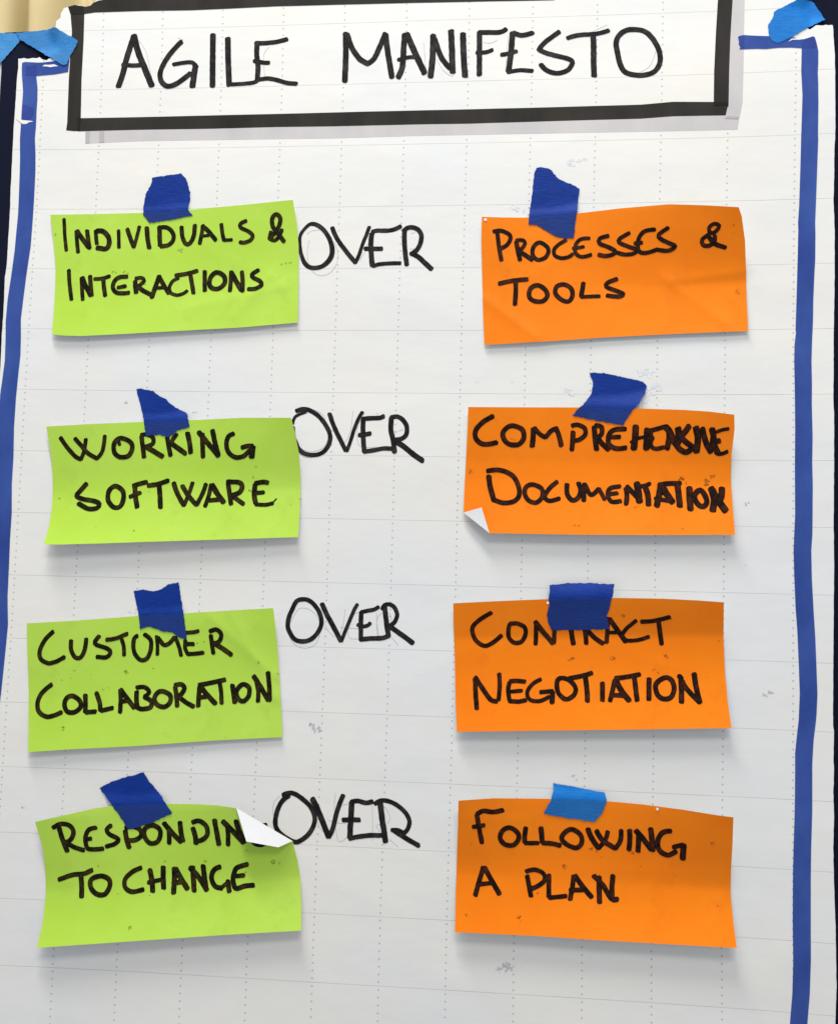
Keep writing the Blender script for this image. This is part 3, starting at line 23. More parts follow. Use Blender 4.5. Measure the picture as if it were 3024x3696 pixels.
[-172.4,-241.6,3.31],[-171.3,-246.4,3.31],[-173.9,-251.8,3.3],[-179.6,-252.7,3.3],[-184,-247.7,3.31],[-183.8,-242.2,3.32]]]],["N",[[0,[-164.7,-240.6,3.31],[-164.3,-246.7,3.3],[-164.1,-252.3,3.29]],[0,[-168.9,-237,3.57],[-162.1,-244.1,3.55],[-154.6,-250.6,3.54]],[0,[-156,-235.7,3.56],[-155.2,-242.5,3.55],[-153.3,-250,3.54]]]],["D",[[0,[-145.7,-239.6,3.54],[-143.7,-245.6,3.53],[-142.9,-251.2,3.53]],[0,[-146.2,-235.4,3.3],[-140.7,-233.9,3.29],[-135,-237.8,3.28],[-134.2,-243.8,3.27],[-137.9,-248,3.27],[-142.7,-249.5,3.28]]]],["I",[[0,[-128.7,-232.4,3.54],[-127,-241,3.52],[-124.9,-250.9,3.51]]]],["N",[[0,[-118.6,-235.7,3.27],[-117.9,-243,3.26],[-117.8,-250.9,3.25]],[0,[-122.2,-233.2,3.78],[-114.2,-240.3,3.76],[-105.6,-248.6,3.74]],[0,[-111.7,-232.7,3.77],[-109.2,-240.1,3.75],[-105.4,-248.1,3.74]]]],["G",[[0,[-88,-234,3.11],[-95.4,-236.9,3.11],[-99.8,-243.2,3.11],[-97.3,-248.5,3.1],[-91.7,-249.5,3.1],[-86.7,-246.2,3.1]],[0,[-84.5,-241.8,3.47],[-83.6,-248.4,3.46]]]],["T",[[0,[-250.1,-283.6,3.3],[-239.2,-279.5,3.29],[-230.4,-278.2,3.28],[-224,-275.1,3.28]],[0,[-232.9,-278.9,3.54],[-231.8,-287.3,3.55],[-231.1,-295.7,3.56]]]],["O",[[1,[-217.1,-279.4,3.41],[-210.6,-281.5,3.41],[-209.6,-286.8,3.42],[-212.9,-292.6,3.42],[-219.3,-292.9,3.42],[-224.5,-288.1,3.43],[-224.3,-282.1,3.42]]]],["C",[[0,[-185.5,-271.5,3.16],[-192.6,-275.2,3.16],[-197.7,-280.8,3.15],[-197.3,-286.7,3.16],[-191.6,-289.7,3.15],[-182.7,-287.6,3.14]]]],["H",[[0,[-178.6,-273,3.66],[-176.5,-280.9,3.65],[-175.3,-288.7,3.64]],[0,[-168.2,-270,3.65],[-167.8,-278.1,3.64],[-166.9,-286,3.64]],[0,[-179.3,-282.3,3.02],[-167.8,-279.3,3.01]]]],["A",[[0,[-159.4,-270.8,3.64],[-158.9,-280,3.63],[-158.9,-289,3.63]],[0,[-158.5,-270.7,3.64],[-153.3,-278.6,3.63],[-148.1,-285.6,3.62]],[0,[-160.1,-281.9,3.25],[-152,-280.3,3.25]]]],["N",[[0,[-145,-268.8,3.63],[-144,-278.1,3.62],[-143,-286.5,3.61]],[0,[-147.2,-269.6,3.63],[-139.7,-276.7,3.62],[-133.1,-285.4,3.61]],[0,[-136.9,-267.8,3.62],[-135.2,-277.7,3.61],[-133.5,-285.4,3.61]]]],["G",[[0,[-123.4,-267.7,3.36],[-128.1,-270.1,3.36],[-130.1,-276.2,3.36],[-126.9,-282.3,3.35],[-121.2,-283.4,3.35]],[0,[-121.8,-283,2.73],[-116.5,-278.5,2.73]],[0,[-117.2,-278.2,3.47],[-115.6,-285.9,3.47]]]],["E",[[0,[-102.3,-264.8,3.34],[-108.9,-267,3.35],[-111.9,-269.5,3.35],[-113.3,-276.5,3.34],[-111.7,-282.1,3.34],[-109.4,-283,3.34],[-103.3,-280.9,3.33],[-96.9,-280.1,3.33]],[0,[-111.1,-274.1,3.09],[-105.2,-273.3,3.09]]]]],"O4":[["F",[[0,[89.7,-215.4,3.19],[82.6,-216.9,3.19],[75.3,-216.4,3.19],[71,-218.8,3.19]],[0,[70.7,-219.4,3.19],[72.4,-228.7,3.19],[74.7,-240,3.2]],[0,[67.8,-228.6,2.95],[76.1,-227,2.95]]]],["O",[[1,[95.1,-228.1,3.19],[100.7,-231.3,3.19],[101.8,-236.2,3.19],[97.8,-241,3.19],[91.7,-240.6,3.19],[88.1,-236.1,3.19],[89.9,-230.5,3.19]]]],["L",[[0,[107,-227.7,3.18],[106.2,-233.6,3.18],[106.3,-238.5,3.18]],[0,[106.7,-239.1,2.94],[116.1,-238.7,2.93]]]],["L",[[0,[118.1,-227.4,3.42],[118.7,-233.1,3.42],[119.2,-238.2,3.42]],[0,[119.8,-238.5,3.18],[125.9,-238.6,3.17],[132.7,
-239.8,3.17]]]],["O",[[1,[141,-227.6,3.16],[147.1,-231.2,3.15],[148.2,-236.6,3.15],[144.9,-240.8,3.16],[138.1,-239.3,3.17],[133.4,-234.9,3.17],[135.8,-230,3.17]]]],["W",[[0,[152.5,-226.9,3.51],[155.7,-233.8,3.51],[160.6,-240.4,3.5]],[0,[160.6,-240.4,2.9],[165.3,-233.9,2.89],[167,-227.7,2.89]],[0,[158.8,-227.8,3.38],[163.5,-234.6,3.38],[172.7,-239.8,3.37]],[0,[172.7,-239.8,3.12],[176.2,-233.9,3.12],[176.6,-226.5,3.11]]]],["I",[[0,[182.6,-225.8,3.34],[183,-233.5,3.35],[182.5,-240.4,3.35]]]],["N",[[0,[189.2,-228.2,3.34],[189.3,-234.3,3.34],[188.9,-241.3,3.35]],[0,[187.1,-225.7,3.58],[193.5,-232.8,3.57],[198.8,-239.5,3.57]],[0,[197.8,-224,3.56],[198.8,-231.3,3.56],[199.6,-240,3.57]]]],["G",[[0,[212,-224.7,3.3],[206.4,-226.2,3.31],[203,-232.3,3.32],[204.3,-239.3,3.32],[210.4,-242.6,3.32],[216.4,-239.4,3.31]],[0,[214.4,-236.5,3.19],[221.1,-234.2,3.18]],[0,[221.4,-234.4,3.88],[221.1,-244.6,3.9]]]],["A",[[0,[76,-258.4,3.2],[73.1,-269.1,3.2],[70.6,-278.8,3.2]],[0,[76.8,-258.4,3.45],[81.7,-266.3,3.44],[88.5,-276.8,3.43]],[0,[71.6,-271,2.83],[82.4,-269.3,2.83]]]],["P",[[0,[108.6,-262.9,3.18],[110,-269.6,3.17],[111.7,-277.3,3.17]],[0,[107.6,-259.9,2.94],[114.1,-258.2,2.93],[120.6,-260.8,2.93],[121.3,-265.6,2.92],[116.7,-269.7,2.93],[111.6,-271.9,2.93]]]],["L",[[0,[124.5,-261.5,3.17],[124.6,-268.9,3.16],[124.8,-277,3.16]],[0,[125.1,-277.6,2.91],[137.5,-275.8,2.91]]]],["A",[[0,[142.7,-261.2,3.15],[141.7,-270.4,3.15],[140.2,-278.2,3.14]],[0,[143.6,-261.1,3.39],[149.5,-268.8,3.39],[156,-275.7,3.38]],[0,[139.9,-271.6,3.03],[149.5,-270.9,3.02]]]],["N",[[0,[161.2,-261.4,3.5],[161.4,-270.6,3.5],[161.7,-279.2,3.49]],[0,[157.3,-260.5,3.38],[164,-266.9,3.38],[170.1,-275.9,3.36],[174.5,-276.2,3.36]],[0,[171.2,-259.8,3.37],[170.6,-267.8,3.37],[170.7,-275.3,3.36]]]]]},"pen":[[0,[-74.8,226.2,0.23],[-71,228.9,0.23],[-64.9,229.3,0.23]],[0,[-72.7,221.1,0.23],[-74,214.1,0.23],[-73.2,204,0.23],[-69.1,195.5,0.23],[-62,192.2,0.23],[-55.2,194.6,0.23],[-50.8,200.8,0.23],[-49.3,208.6,0.23],[-51.3,216.3,0.23],[-53,220.2,0.23]],[0,[8,226,0.23],[11.7,226.9,0.23]],[0,[7.5,213.6,0.23],[10.6,213.6,0.23],[15.1,215.5,0.23]],[0,[-31.8,204.2,0.23],[-28.9,210,0.23],[-25.7,218.1,0.23]],[0,[-64.3,85.1,0.23],[-58.1,82.1,0.23],[-54.9,77.6,0.23]],[0,[-73.9,54.7,0.23],[-68.5,52.1,0.23],[-63.1,51.8,0.23],[-55.7,54.9,0.23],[-52.5,61,0.23]],[0,[-74.5,50.2,0.23],[-70.6,47.6,0.23],[-65.2,46.9,0.23],[-60.7,48.1,0.23]],[0,[-33.2,84.2,0.23],[-34.3,71,0.23],[-37,61.9,0.23],[-39.2,59.6,0.23]],[0,[-27.3,76,0.23],[-29.7,70.3,0.23],[-29.1,62,0.23],[-26.2,56,0.23],[-13.4,56,0.23]],[0,[-14.6,82.5,0.23],[-13.5,82.1,0.23],[-14.2,80.6,0.23]],[0,[7.1,69.9,0.22],[0.5,67.6,0.22],[-0,63.9,0.22]],[0,[-76.8,-81.6,0.23],[-73,-74.1,0.23],[-70.4,-70.7,0.23],[-66,-69.9,0.23],[-59.9,-72.3,0.22],[-55.2,-77.3,0.22],[-53.9,-80.9,0.22]],[0,[-78,-90.4,0.23],[-74.8,-96.2,0.23],[-70.1,-99.7,0.22],[-64.1,-100.7,0.22],[-58.2,-98.7,0.22],[-54.6,-94.1,0.22],[-53.7,-89,0.22]],[0,[-37.8,-84,0.22],[-23.6,-84.7,0.22]],[0,[-34.5,-70.1,0.22],
[-35,-78.2,0.22],[-37.3,-88.5,0.22]],[0,[-50.6,-80.8,0.22],[-47.4,-86.6,0.22],[-42,-91.7,0.22]],[0,[-24,-72.4,0.22],[-29.9,-74.4,0.22],[-32.3,-80.3,0.22],[-31.7,-88.4,0.22],[-29.3,-92.3,0.22],[-22.6,-92.3,0.22]],[0,[-9.9,-72,0.22],[-9.3,-80.4,0.22],[-7.8,-89.5,0.22]],[0,[-8.7,-89.1,0.22],[-9.4,-78.2,0.22],[-6.9,-72.7,0.22],[-1.8,-71.4,0.22],[1.2,-74.3,0.22],[1.8,-79.4,0.22]],[0,[2.1,-90.3,0.22],[7.4,-96.3,0.22]],[0,[-79.7,-212.9,0.22],[-84,-217.4,0.22],[-85.1,-223.9,0.22],[-84.4,-227.4,0.22]],[0,[-36.9,-208.9,0.22],[-37.7,-218.2,0.22],[-36.1,-234.5,0.22],[-33.1,-245.4,0.22],[-27,-241.2,0.22]],[0,[-31.5,-217.9,0.22],[-27.1,-216.7,0.22]],[0,[-42.1,-229.5,0.22],[-35.4,-231.3,0.22],[-28.1,-231.2,0.22]],[0,[-8.8,-215.5,0.22],[-8.1,-227.6,0.22],[-7.6,-243.5,0.22]],[0,[0.7,-217.6,0.22],[4.5,-223.5,0.22],[4.7,-227.7,0.22],[2.9,-229.6,0.22]],[0,[-1.1,-231.1,0.22],[-5.4,-231.7,0.22],[-2,-236.5,0.22]],[0,[5.1,-241.5,0.22],[11.8,-246.8,0.22]],[0,[-49.8,-230.9,0.22],[-48.5,-235.1,0.22],[-44,-239.9,0.22]],[0,[-221.3,390.7,0.27],[-214,379.6,0.27],[-208.9,359.2,0.27]],[0,[-188.3,391.2,0.27],[-183.5,389.7,0.27],[-187.3,384.4,0.27]],[0,[-111.4,382.5,0.26],[-115.8,375.9,0.26],[-115.3,363.8,0.26],[-113.6,354.4,0.26]],[0,[14.1,382,0.26],[15.9,364.7,0.26],[18.2,351.4,0.26]],[0,[24.7,368.4,0.26],[30.1,359.1,0.25],[37.2,353.9,0.25],[39,356.2,0.25]],[0,[61.3,381.4,0.25],[67.6,380.6,0.25],[72.7,383.1,0.25]],[0,[81.4,387.5,0.25],[80.5,372.4,0.25],[79.5,357.9,0.25]],[0,[147.5,388.3,0.25],[158.6,393.3,0.25]],[0,[183.8,353.6,0.25],[192.3,359.2,0.25],[197.1,373.4,0.25]]],"tape":[["G1","dark",[[-203.9,273.5],[-191.3,275.3],[-179.5,276.9],[-176.7,273.8],[-174.5,270.4],[-171.5,261.1],[-171.5,254.5],[-172.7,249.7],[-171.7,244.9],[-168.3,241.6],[-185.4,238.6],[-203.8,236.1],[-209.4,242],[-209.7,251.6],[-208.5,259.6],[-205.5,266.2],[-203.5,270.1]]],["O1","dark",[[105.5,277.2],[108.5,278.2],[114.8,277.1],[118.5,273.8],[121.1,269.9],[124.8,267.3],[128.6,265.6],[133.5,263.8],[138.9,260.4],[138.3,252.5],[137.5,244.2],[135,220.4],[128,220.7],[121.9,222.3],[115.7,225.6],[110.7,228.7],[106.9,231.3],[100.1,231.6],[101.1,245.2],[102.2,251.6],[103.2,264.4],[103.9,273.4]]],["G2","dark",[[-208.2,100],[-203.9,100.6],[-199.3,99.6],[-194.7,98.8],[-189.2,95],[-183.2,92.4],[-180.5,89.2],[-175.1,85.4],[-166.2,81.5],[-164.4,78.2],[-162.6,69.9],[-172.4,67.3],[-176.2,63.5],[-180.7,61.9],[-186.7,63.4],[-198.3,62.6],[-200.2,74.7],[-203.9,86.5]]],["O2","dark",[[148.7,115.4],[159.6,115.1],[171.7,112.6],[189.1,108.8],[191.9,105.1],[191,100.1],[187.3,94.1],[186,90.9],[181.9,86.6],[179,82.3],[176.7,78.7],[174.4,74.5],[155.2,78],[136.2,81.8],[140.6,87],[144.1,90.1],[147.8,95.4],[150.7,99.9],[151.3,103.6],[151.4,109.2]]],["G3","dark",[[-202.4,-60.2],[-194.9,-59.1],[-185.8,-60.2],[-179.5,-57.9],[-174.5,-54.3],[-166.5,-52.5],[-163.7,-66.5],[-160.1,-81.2],[-157.8,-96.4],[-163.4,-95.6],[-169.3,-92],[-177.7,-91],[-184.2,-88.7],[-188.1,-87.7],[-195.4,-89.9],[-197.6,-77.3],[-200.3,-67.4]]],["O3","dark",[[121.1,-47.8],
[133.3,-46],[151.5,-45.5],[169.5,-46],[168.3,-53.4],[167,-59.5],[166.1,-64.4],[164.4,-69.2],[165.2,-75.3],[166.5,-79.5],[146,-80.7],[123.2,-81.7],[120.4,-75.3],[119.5,-69.3],[121.2,-63.1],[120.7,-58.3],[121.6,-52.7]]],["G4","dark",[[-221.8,-213.3],[-217.7,-210.9],[-211.5,-207.4],[-201.5,-203.9],[-193.9,-201.8],[-187.3,-199.7],[-182.2,-206.8],[-170.9,-218.1],[-162.4,-229.2],[-171.3,-233.7],[-177.5,-237],[-183.9,-239.4],[-193.9,-242.7],[-197.8,-242.3],[-201.8,-236.4],[-212.5,-222.9],[-220,-215.6]]],["O4","light",[[126.6,-194.5],[137.5,-196.2],[149.7,-197.8],[164,-199.5],[165.4,-202.9],[165.8,-205.9],[164.1,-210.8],[162.6,-214],[160.8,-216.5],[157.5,-221.3],[137.8,-219.5],[119.7,-216.9],[122.4,-211.6],[124.8,-207.2],[125.9,-203.6],[126.7,-201.2]]],["right","light",[[304.4,410.1],[308.7,409.7],[314.4,409.3],[314.9,408.8],[317.3,407.1],[318.7,404],[319.7,401.9],[321.6,399.6],[323,397.7],[323.5,395.4],[324.8,393.6],[318.2,389.9],[311.1,386.2],[303.9,381.8],[296.7,377.9],[288,374.3],[284.2,376.7],[282.5,380.3],[282,383.9],[281.4,387.6],[281.8,390.1],[284.7,394.2],[285.9,397.2],[286.3,399.8],[286.8,400.6],[294.3,404.5],[299.1,406.7]]],["leftb","light2",[[-327.7,400.4],[-313.3,401.6],[-292.7,403.1],[-282.8,397],[-272.5,391.2],[-273.9,385.8],[-276.1,381.7],[-278.6,377.7],[-279.8,374.3],[-280.3,370.9],[-284,370.2],[-291.1,374.6],[-298.2,378.9],[-312.5,387.8],[-323.9,394.8]]],["lefta","light3",[[-351.3,399.9],[-341,401.2],[-327.6,400.4],[-323.6,394.8],[-327.7,389.2],[-332.9,383.2],[-337.4,377.8],[-339.4,375.7],[-350.2,370.5]]]],"smudge":{"G1":[[-177.7,213,1.74],[-179.1,213.7,1],[-175.8,214.3,0.75],[-232.5,196.2,1.24],[-229.8,194.8,1],[-223.2,195.5,1.24],[-219.8,194.8,1],[-209.5,188.2,0.75],[-205.4,185.5,1],[-282,226.5,1],[-95,201.4,1.12],[-91.2,202.3,1.24],[-87.3,202.7,1],[-95.3,191.6,0.62]],"O1":[[254.1,227.5,1.24],[254.8,222.1,0.62],[259.1,179.2,1.37],[260,177.3,1],[258.2,177.3,0.75],[97.8,189.7,1],[101.5,190.6,0.75],[144,216.4,0.62]],"G2":[[-109.9,30.9,1],[-108.2,39,1],[-112.7,20.2,1.49],[-72.5,14.5,1],[-79.2,10,0.87],[-202.8,-13.3,1.12],[-193.7,18.2,0.75],[-233.6,-10.7,0.62],[-266.5,11.2,1]],"O2":[[59.4,37.6,1.74],[59.1,36.8,1],[218.2,35.1,1.99],[221.8,31.5,1.12],[236.5,32.3,2.74],[241.2,36.6,1.74],[242.3,37.2,1.12],[139.5,-2.7,1.12],[142.5,-3,1.12],[184.6,12.6,1.12],[186.4,13.2,0.75],[218.6,-3.8,0.87],[90.1,63.2,0.87],[92.5,62.6,0.87],[62.4,72.5,1],[136.3,54.1,0.62],[78.8,77,0.62],[253.8,6,0.62]],"G3":[[-247,-123.8,0.87],[-233.3,-126.4,0.5],[-257,-131.3,0.75],[-205.1,-123.4,1.87],[-204.4,-124,1.12],[-183.5,-119.9,0.87],[-252.8,-167.5,1.49],[-252.6,-169.5,1.12],[-249.3,-129.8,0.62],[-223,-137.6,0.87],[-218.6,-135.8,0.62],[-100.3,-112.6,1.37],[-149.2,-99.5,1.24],[-144.1,-98.1,1],[-84.5,-120.7,1.12],[-123.5,-170.5,0.62],[-260.4,-112.7,0.62],[-230.1,-147.9,0.5]],"O3":[[175.8,-68.9,1.52],[177.1,-70.1,0.76],[208.7,-98.2,1.65],[209.3,-99.4,0.89],[199.2,-108.7,1.14],[202.2,-110.4,1.02],[139.1,-102.2,1.52],[169.3,-101.2,1.78],[136.7,-102.9,1.02],[211.7,-70.6,
0.89],[133.5,-133.6,1.27],[238.4,-112.8,0.63],[246.5,-86.2,0.76],[221.8,-115.7,1.02],[153.7,-107.8,0.63]],"G4":[[-190,-314.9,1.74],[-190.3,-316.5,1],[-83,-261.8,1.87],[-78,-262.8,1.12],[-135.1,-263.9,1.49],[-177.5,-291.9,0.75],[-103.1,-254.3,1],[-103.8,-270.7,1.12],[-109.2,-285.6,0.62],[-219.3,-272,0.75],[-167.1,-266.1,1],[-202.8,-291.7,0.75]],"O4":[[102.6,-292.4,1.68],[103.8,-294.6,0.91],[64.4,-292.7,1.16],[154.6,-241.1,1.55],[158.8,-242.7,1.16],[163.1,-246.3,0.78],[242.4,-231.6,1.55],[246.2,-277.1,0.78],[136,-255.3,1.81],[116.8,-274.5,1.04],[185.3,-242.4,1.55],[191.5,-251.8,0.78],[67,-241.5,0.65],[216,-257.7,0.65]],"sheet":[[132.1,281.2,3.46],[138.5,283.3,2.16],[142.7,284.3,1.73],[-56.2,-160.5,2.38],[-53,-161.8,2.81],[-58.5,-158.5,1.73],[62.5,107.5,1.3],[90.3,108.2,1.51],[-204.8,-77,1.51],[-200.3,-77.3,1.08],[183,107.2,1.94],[191.3,115.9,5.18],[195.5,104.1,5.62],[191.5,95.5,3.89],[132.8,101.5,2.59],[135,98.3,2.59],[95.1,-329.9,3.89],[89,-331.9,2.59],[265.8,16.4,1.3],[267.8,17.4,1.08],[280.1,-124.8,1.94],[284.1,-122.6,1.73],[141.6,-188.8,1.3],[143.6,-191.7,0.86],[-160.8,81.7,1.08],[-158.5,82.3,0.86],[-216.7,89,1.51],[-282.9,-230.8,1.3],[265.9,-29.3,0.86],[89.7,246,3.02],[96.2,243.3,2.16]]},"spot":{"O1":[[66.7,235.3,1.12]],"O3":[[120.2,-61.1,1.02]],"O4":[[202.1,-209.1,1.04]]},"note":{"G1":{"ck":22,"fold":[[0.74,0.08,0.9,0.4,0.6],[0.55,0.16,0.95,0.3,0.4]],"k":"G1","col":"green","c":[[-287.1,243.2],[-86.6,253.1],[-79.2,153.9],[-279,143.5]],"lift":[2,2.5,2,3.5],"st":0.46,"ct":None,"out":[[-287.1,243.2],[-254.7,243.6],[-209.6,244.5],[-168.6,246.7],[-122.6,250.1],[-86.6,253.1],[-83.1,235.3],[-81,216.1],[-79.9,183.8],[-79.2,153.9],[-124.7,149.8],[-169.9,147.1],[-222,143.9],[-254.9,142.2],[-268.2,142.5],[-279,143.5],[-279.6,171],[-280.5,197.6],[-282.9,217.3],[-285.6,233.1]]},"O1":{"ck":22,"fold":[[0,0.36,0.2,0.02,0.9],[0.72,0.44,1,0.5,0.7],[0.7,0.48,0.93,0.08,0.6],[0.02,0.95,0.1,0.6,0.25]],"k":"O1","col":"orange","c":[[63.8,237.8],[257.6,239.6],[266.8,147.6],[68.2,136.4]],"lift":[3,14,2.5,2],"st":0.28,"ct":None,"out":[[63.8,237.7],[79.6,237.3],[96.9,237.3],[133.9,239.7],[170.3,242.7],[206.1,244.2],[235.5,242],[257.7,239.8],[260.3,233.2],[263.5,216.2],[265.4,193],[265.9,174.8],[266.9,147.6],[207.6,145],[159.6,142.4],[111.1,138.8],[68.2,136.3],[66.7,156.1],[64.9,194.2],[63.8,219.2]]},"G2":{"ck":22,"fold":[],"k":"G2","col":"green","c":[[-279.4,68.6],[-80.3,77],[-71.8,-15.6],[-274.1,-25.6]],"lift":[4,8,5,9],"st":0.46,"ct":None,"out":[[-279.4,68.6],[-242.9,71.3],[-198.9,73.8],[-162.9,75.2],[-119.1,77.2],[-80.3,77],[-77.1,65.1],[-73.8,49.2],[-72.4,30.8],[-72,5.7],[-71.8,-15.6],[-127.5,-18.6],[-190.7,-21.9],[-228.9,-24],[-261,-25.6],[-274,-25.6],[-272.1,-10.8],[-272.1,8.6],[-273.1,27.8],[-274.6,43],[-276.8,55.7]]},"O2":{"ck":3,"fold":[],"k":"O2","col":"orange","c":[[56.8,87.2],[255.8,82.4],[257.2,-7.2],[56.5,-9.4]],"lift":[4,8,5.5,5],"st":0.5,"ct":0.59,"out":[[56.9,87.1],[99.4,87.5],[139.4,88],[183.7,87.4],[219,86.1],[237.6,84.7],[255.7,82.3],[256.3,71.6],
[254.8,54],[254.6,36.2],[255.7,18.1],[257.1,-7.3],[196.3,-8.7],[149.1,-9.5],[75.4,-9.7],[55.1,5.9],[55.4,27.1],[55.9,45.6],[56.7,70]],"flap":[[55.2,5.8],[69,9.8],[75.4,-9.8]]},"G3":{"ck":22,"fold":[[0.74,0.97,1,0.45,0.8],[0.82,1,0.99,0.3,0.6]],"k":"G3","col":"green","c":[[-287.1,-88],[-89.8,-70.7],[-79.1,-168.6],[-279.2,-187.5]],"lift":[2.5,3,2,4],"st":0.53,"ct":None,"out":[[-287.1,-88],[-246.1,-84.6],[-198.8,-79.8],[-161,-76.6],[-124.4,-73.5],[-89.8,-70.7],[-85.9,-98.8],[-82,-137.6],[-79.1,-168.6],[-132.7,-173.2],[-195.4,-179.8],[-246.2,-184.2],[-279.2,-187.5],[-282,-156.9],[-284.3,-126],[-285.9,-107.3]]},"O3":{"ck":22,"fold":[],"k":"O3","col":"orange","c":[[48.9,-63.4],[249.6,-57.3],[255.1,-148.9],[54.2,-159.2]],"lift":[1.5,3,6.5,5],"st":0.46,"ct":0.73,"out":[[49.1,-63.4],[84.8,-60.7],[121.3,-58.3],[169.5,-56.2],[205.2,-55.9],[228.8,-56.5],[248.8,-57.4],[250,-86.1],[251.1,-110],[252.8,-131.2],[254.9,-148.8],[194.4,-152],[123,-155.6],[54.3,-159.1],[52.5,-134.7],[51,-104.3],[49.6,-79.8]]},"G4":{"ck":22,"fold":[],"k":"G4","col":"green","c":[[-269.3,-240],[-65.5,-220.8],[-58.1,-309.8],[-261.3,-333.3]],"lift":[7,10,7.5,9],"st":0.36,"ct":None,"out":[[-269.2,-239.9],[-248.9,-234.6],[-224.6,-228.5],[-209.8,-225.8],[-187.2,-223.9],[-165.4,-222.3],[-142.4,-221.3],[-125.8,-221.3],[-111.8,-222.6],[-67.8,-245.4],[-63.9,-259.6],[-61.1,-276.2],[-59.3,-294.3],[-58.2,-309.8],[-118.6,-316.3],[-179.8,-323.6],[-229.4,-329.4],[-261.2,-333.2],[-259.7,-313.2],[-260,-295.9],[-260.8,-277.7],[-263.4,-259.3],[-266.4,-249.5]],"flap":[[-111.5,-222.4],[-101.4,-245.8],[-77.6,-249.7],[-67.6,-245.2]]},"O4":{"ck":22,"fold":[[0.45,0.5,1,0.56,0.2]],"k":"O4","col":"orange","c":[[57,-209.2],[255.3,-211.6],[258.7,-304],[56.6,-304.6]],"lift":[9,14,9.5,7.5],"st":0.42,"ct":None,"out":[[57,-209.2],[82.5,-206.7],[122.9,-205.9],[165.5,-205.6],[191.8,-206.4],[221.2,-208.5],[244.5,-210.9],[255.4,-211.6],[255.7,-230.1],[255.6,-254.9],[255.8,-269.3],[257.1,-287.2],[258.8,-304.1],[210.3,-304.3],[162.9,-304.4],[114.9,-304],[56.6,-304.6],[56.1,-277],[56.3,-252.9],[56.8,-227.9]]}},"board":{"topL":[-342.6,402.2],"topR":[335.1,411.7],"left":[-339.4,378.3],"left2":[-339.7,355.5]},"curt":[[-574.1,664.4],[-563.9,664.1],[-508.8,662.5],[-479.2,661.7]]}

def note_st(N,x,y):
    """where a point of the sheet (mm) falls on a note: s across 0..1, t from the bottom edge 0..1"""
    a,b,c,d=N['c']
    ux=((b[0]-a[0])+(c[0]-d[0]))/2; uy=((b[1]-a[1])+(c[1]-d[1]))/2
    vx=((a[0]-d[0])+(b[0]-c[0]))/2; vy=((a[1]-d[1])+(b[1]-c[1]))/2
    mx=(a[0]+b[0]+c[0]+d[0])/4; my=(a[1]+b[1]+c[1]+d[1])/4
    det=ux*vy-uy*vx; dx=x-mx; dy=y-my
    return .5+(dx*vy-dy*vx)/det, .5+(ux*dy-uy*dx)/det
def note_h(N,x,y):
    """height (mm) of the curled note above the sheet"""
    s,t=note_st(N,x,y); s=min(max(s,-.02),1.02); t=min(max(t,-.03),1.03)
    tl,tr,br,bl=N['lift']; st=N['st']
    g=((st-s)/st if s<st else (s-st)/(1-st))
    top=.14*(tl+(tr-tl)*s)+.86*(tl if s<st else tr)*abs(g)**1.3
    bot=bl+(br-bl)*s
    a=max(0.,(t-.42)/.58); b=max(0.,(.62-t)/.62)
    z=.4+top*a**1.12+bot*b**2.1
    if N['ct']:
        k=N['ct']; z+=(N.get('ck',22.)*max(0.,t-k)*(.6+.4*s) if t>k else 1.5*(k-t))
    for s0,t0,s1,t1,am in N.get('fold',()):
        dx=(s1-s0)*2.1; dy=t1-t0; L=(dx*dx+dy*dy)**.5; q=((s-s0)*2.1*dx+(t-t0)*dy)/(L*L)
        d=abs((s-s0)*2.1*dy-(t-t0)*dx)/L*95.; e=max(0.,abs(q-.5)-.5)*L*95.
        z+=am*2.718**(-(d+e)/6.)
    return z
def out_dist(P,x,y):
    """0 inside the outline P, else the distance (mm) to it"""
    ins=False; best=1e9; j=len(P)-1
    for i in range(len(P)):
        xi,yi=P[i]; xj,yj=P[j]
        if (yi>y)!=(yj>y) and x<(xj-xi)*(y-yi)/(yj-yi)+xi: ins=not ins
        dx=xj-xi; dy=yj-yi; q=max(0.,min(1.,((x-xi)*dx+(y-yi)*dy)/(dx*dx+dy*dy+1e-9)))
        best=min(best,((x-xi-q*dx)**2+(y-yi-q*dy)**2)**.5); j=i
    return 0. if ins else best
def tape_h(N,x,y):
    """height (mm) of a strip of tape: on the sheet, ramping up onto the note it holds"""
    if N is None: return .25
    h=note_h(N,x,y); w=3.+3.*h; k=max(0.,1-max(0.,out_dist(N['out'],x,y)-.6)/w)
    k=k*k*(3-2*k)
    return .3+h*k

# ------------------------------------------------------------------ frame of the leaning board
LEAN = radians(5.0)
EX, EUP, EOUT = Vector((1, 0, 0)), Vector((0, sin(LEAN), cos(LEAN))), Vector((0, -cos(LEAN), sin(LEAN)))
ORG = Vector((0, 0, 1.40))
FRAME = Matrix(((EX.x, EUP.x, EOUT.x, ORG.x), (EX.y, EUP.y, EOUT.y, ORG.y), (EX.z, EUP.z, EOUT.z, ORG.z), (0, 0, 0, 1)))

# ------------------------------------------------------------------ camera
c = D['cam']
cam = bpy.data.cameras.new('camera')
cam_o = bpy.data.objects.new('camera', cam)
col.objects.link(cam_o)
r, u, b = Vector(c['right']), Vector(c['up']), Vector(c['back'])
m = Matrix(((r.x, u.x, b.x, c['pos'][0] / 1000), (r.y, u.y, b.y, c['pos'][1] / 1000), (r.z, u.z, b.z, c['pos'][2] / 1000), (0, 0, 0, 1)))
cam_o.matrix_world = FRAME @ m
cam.sensor_fit = 'HORIZONTAL'
cam.sensor_width = 36.0
cam.lens = c['f'] / 3024 * 36.0
cam.clip_start = 0.02
cam.clip_end = 50
scene.camera = cam_o

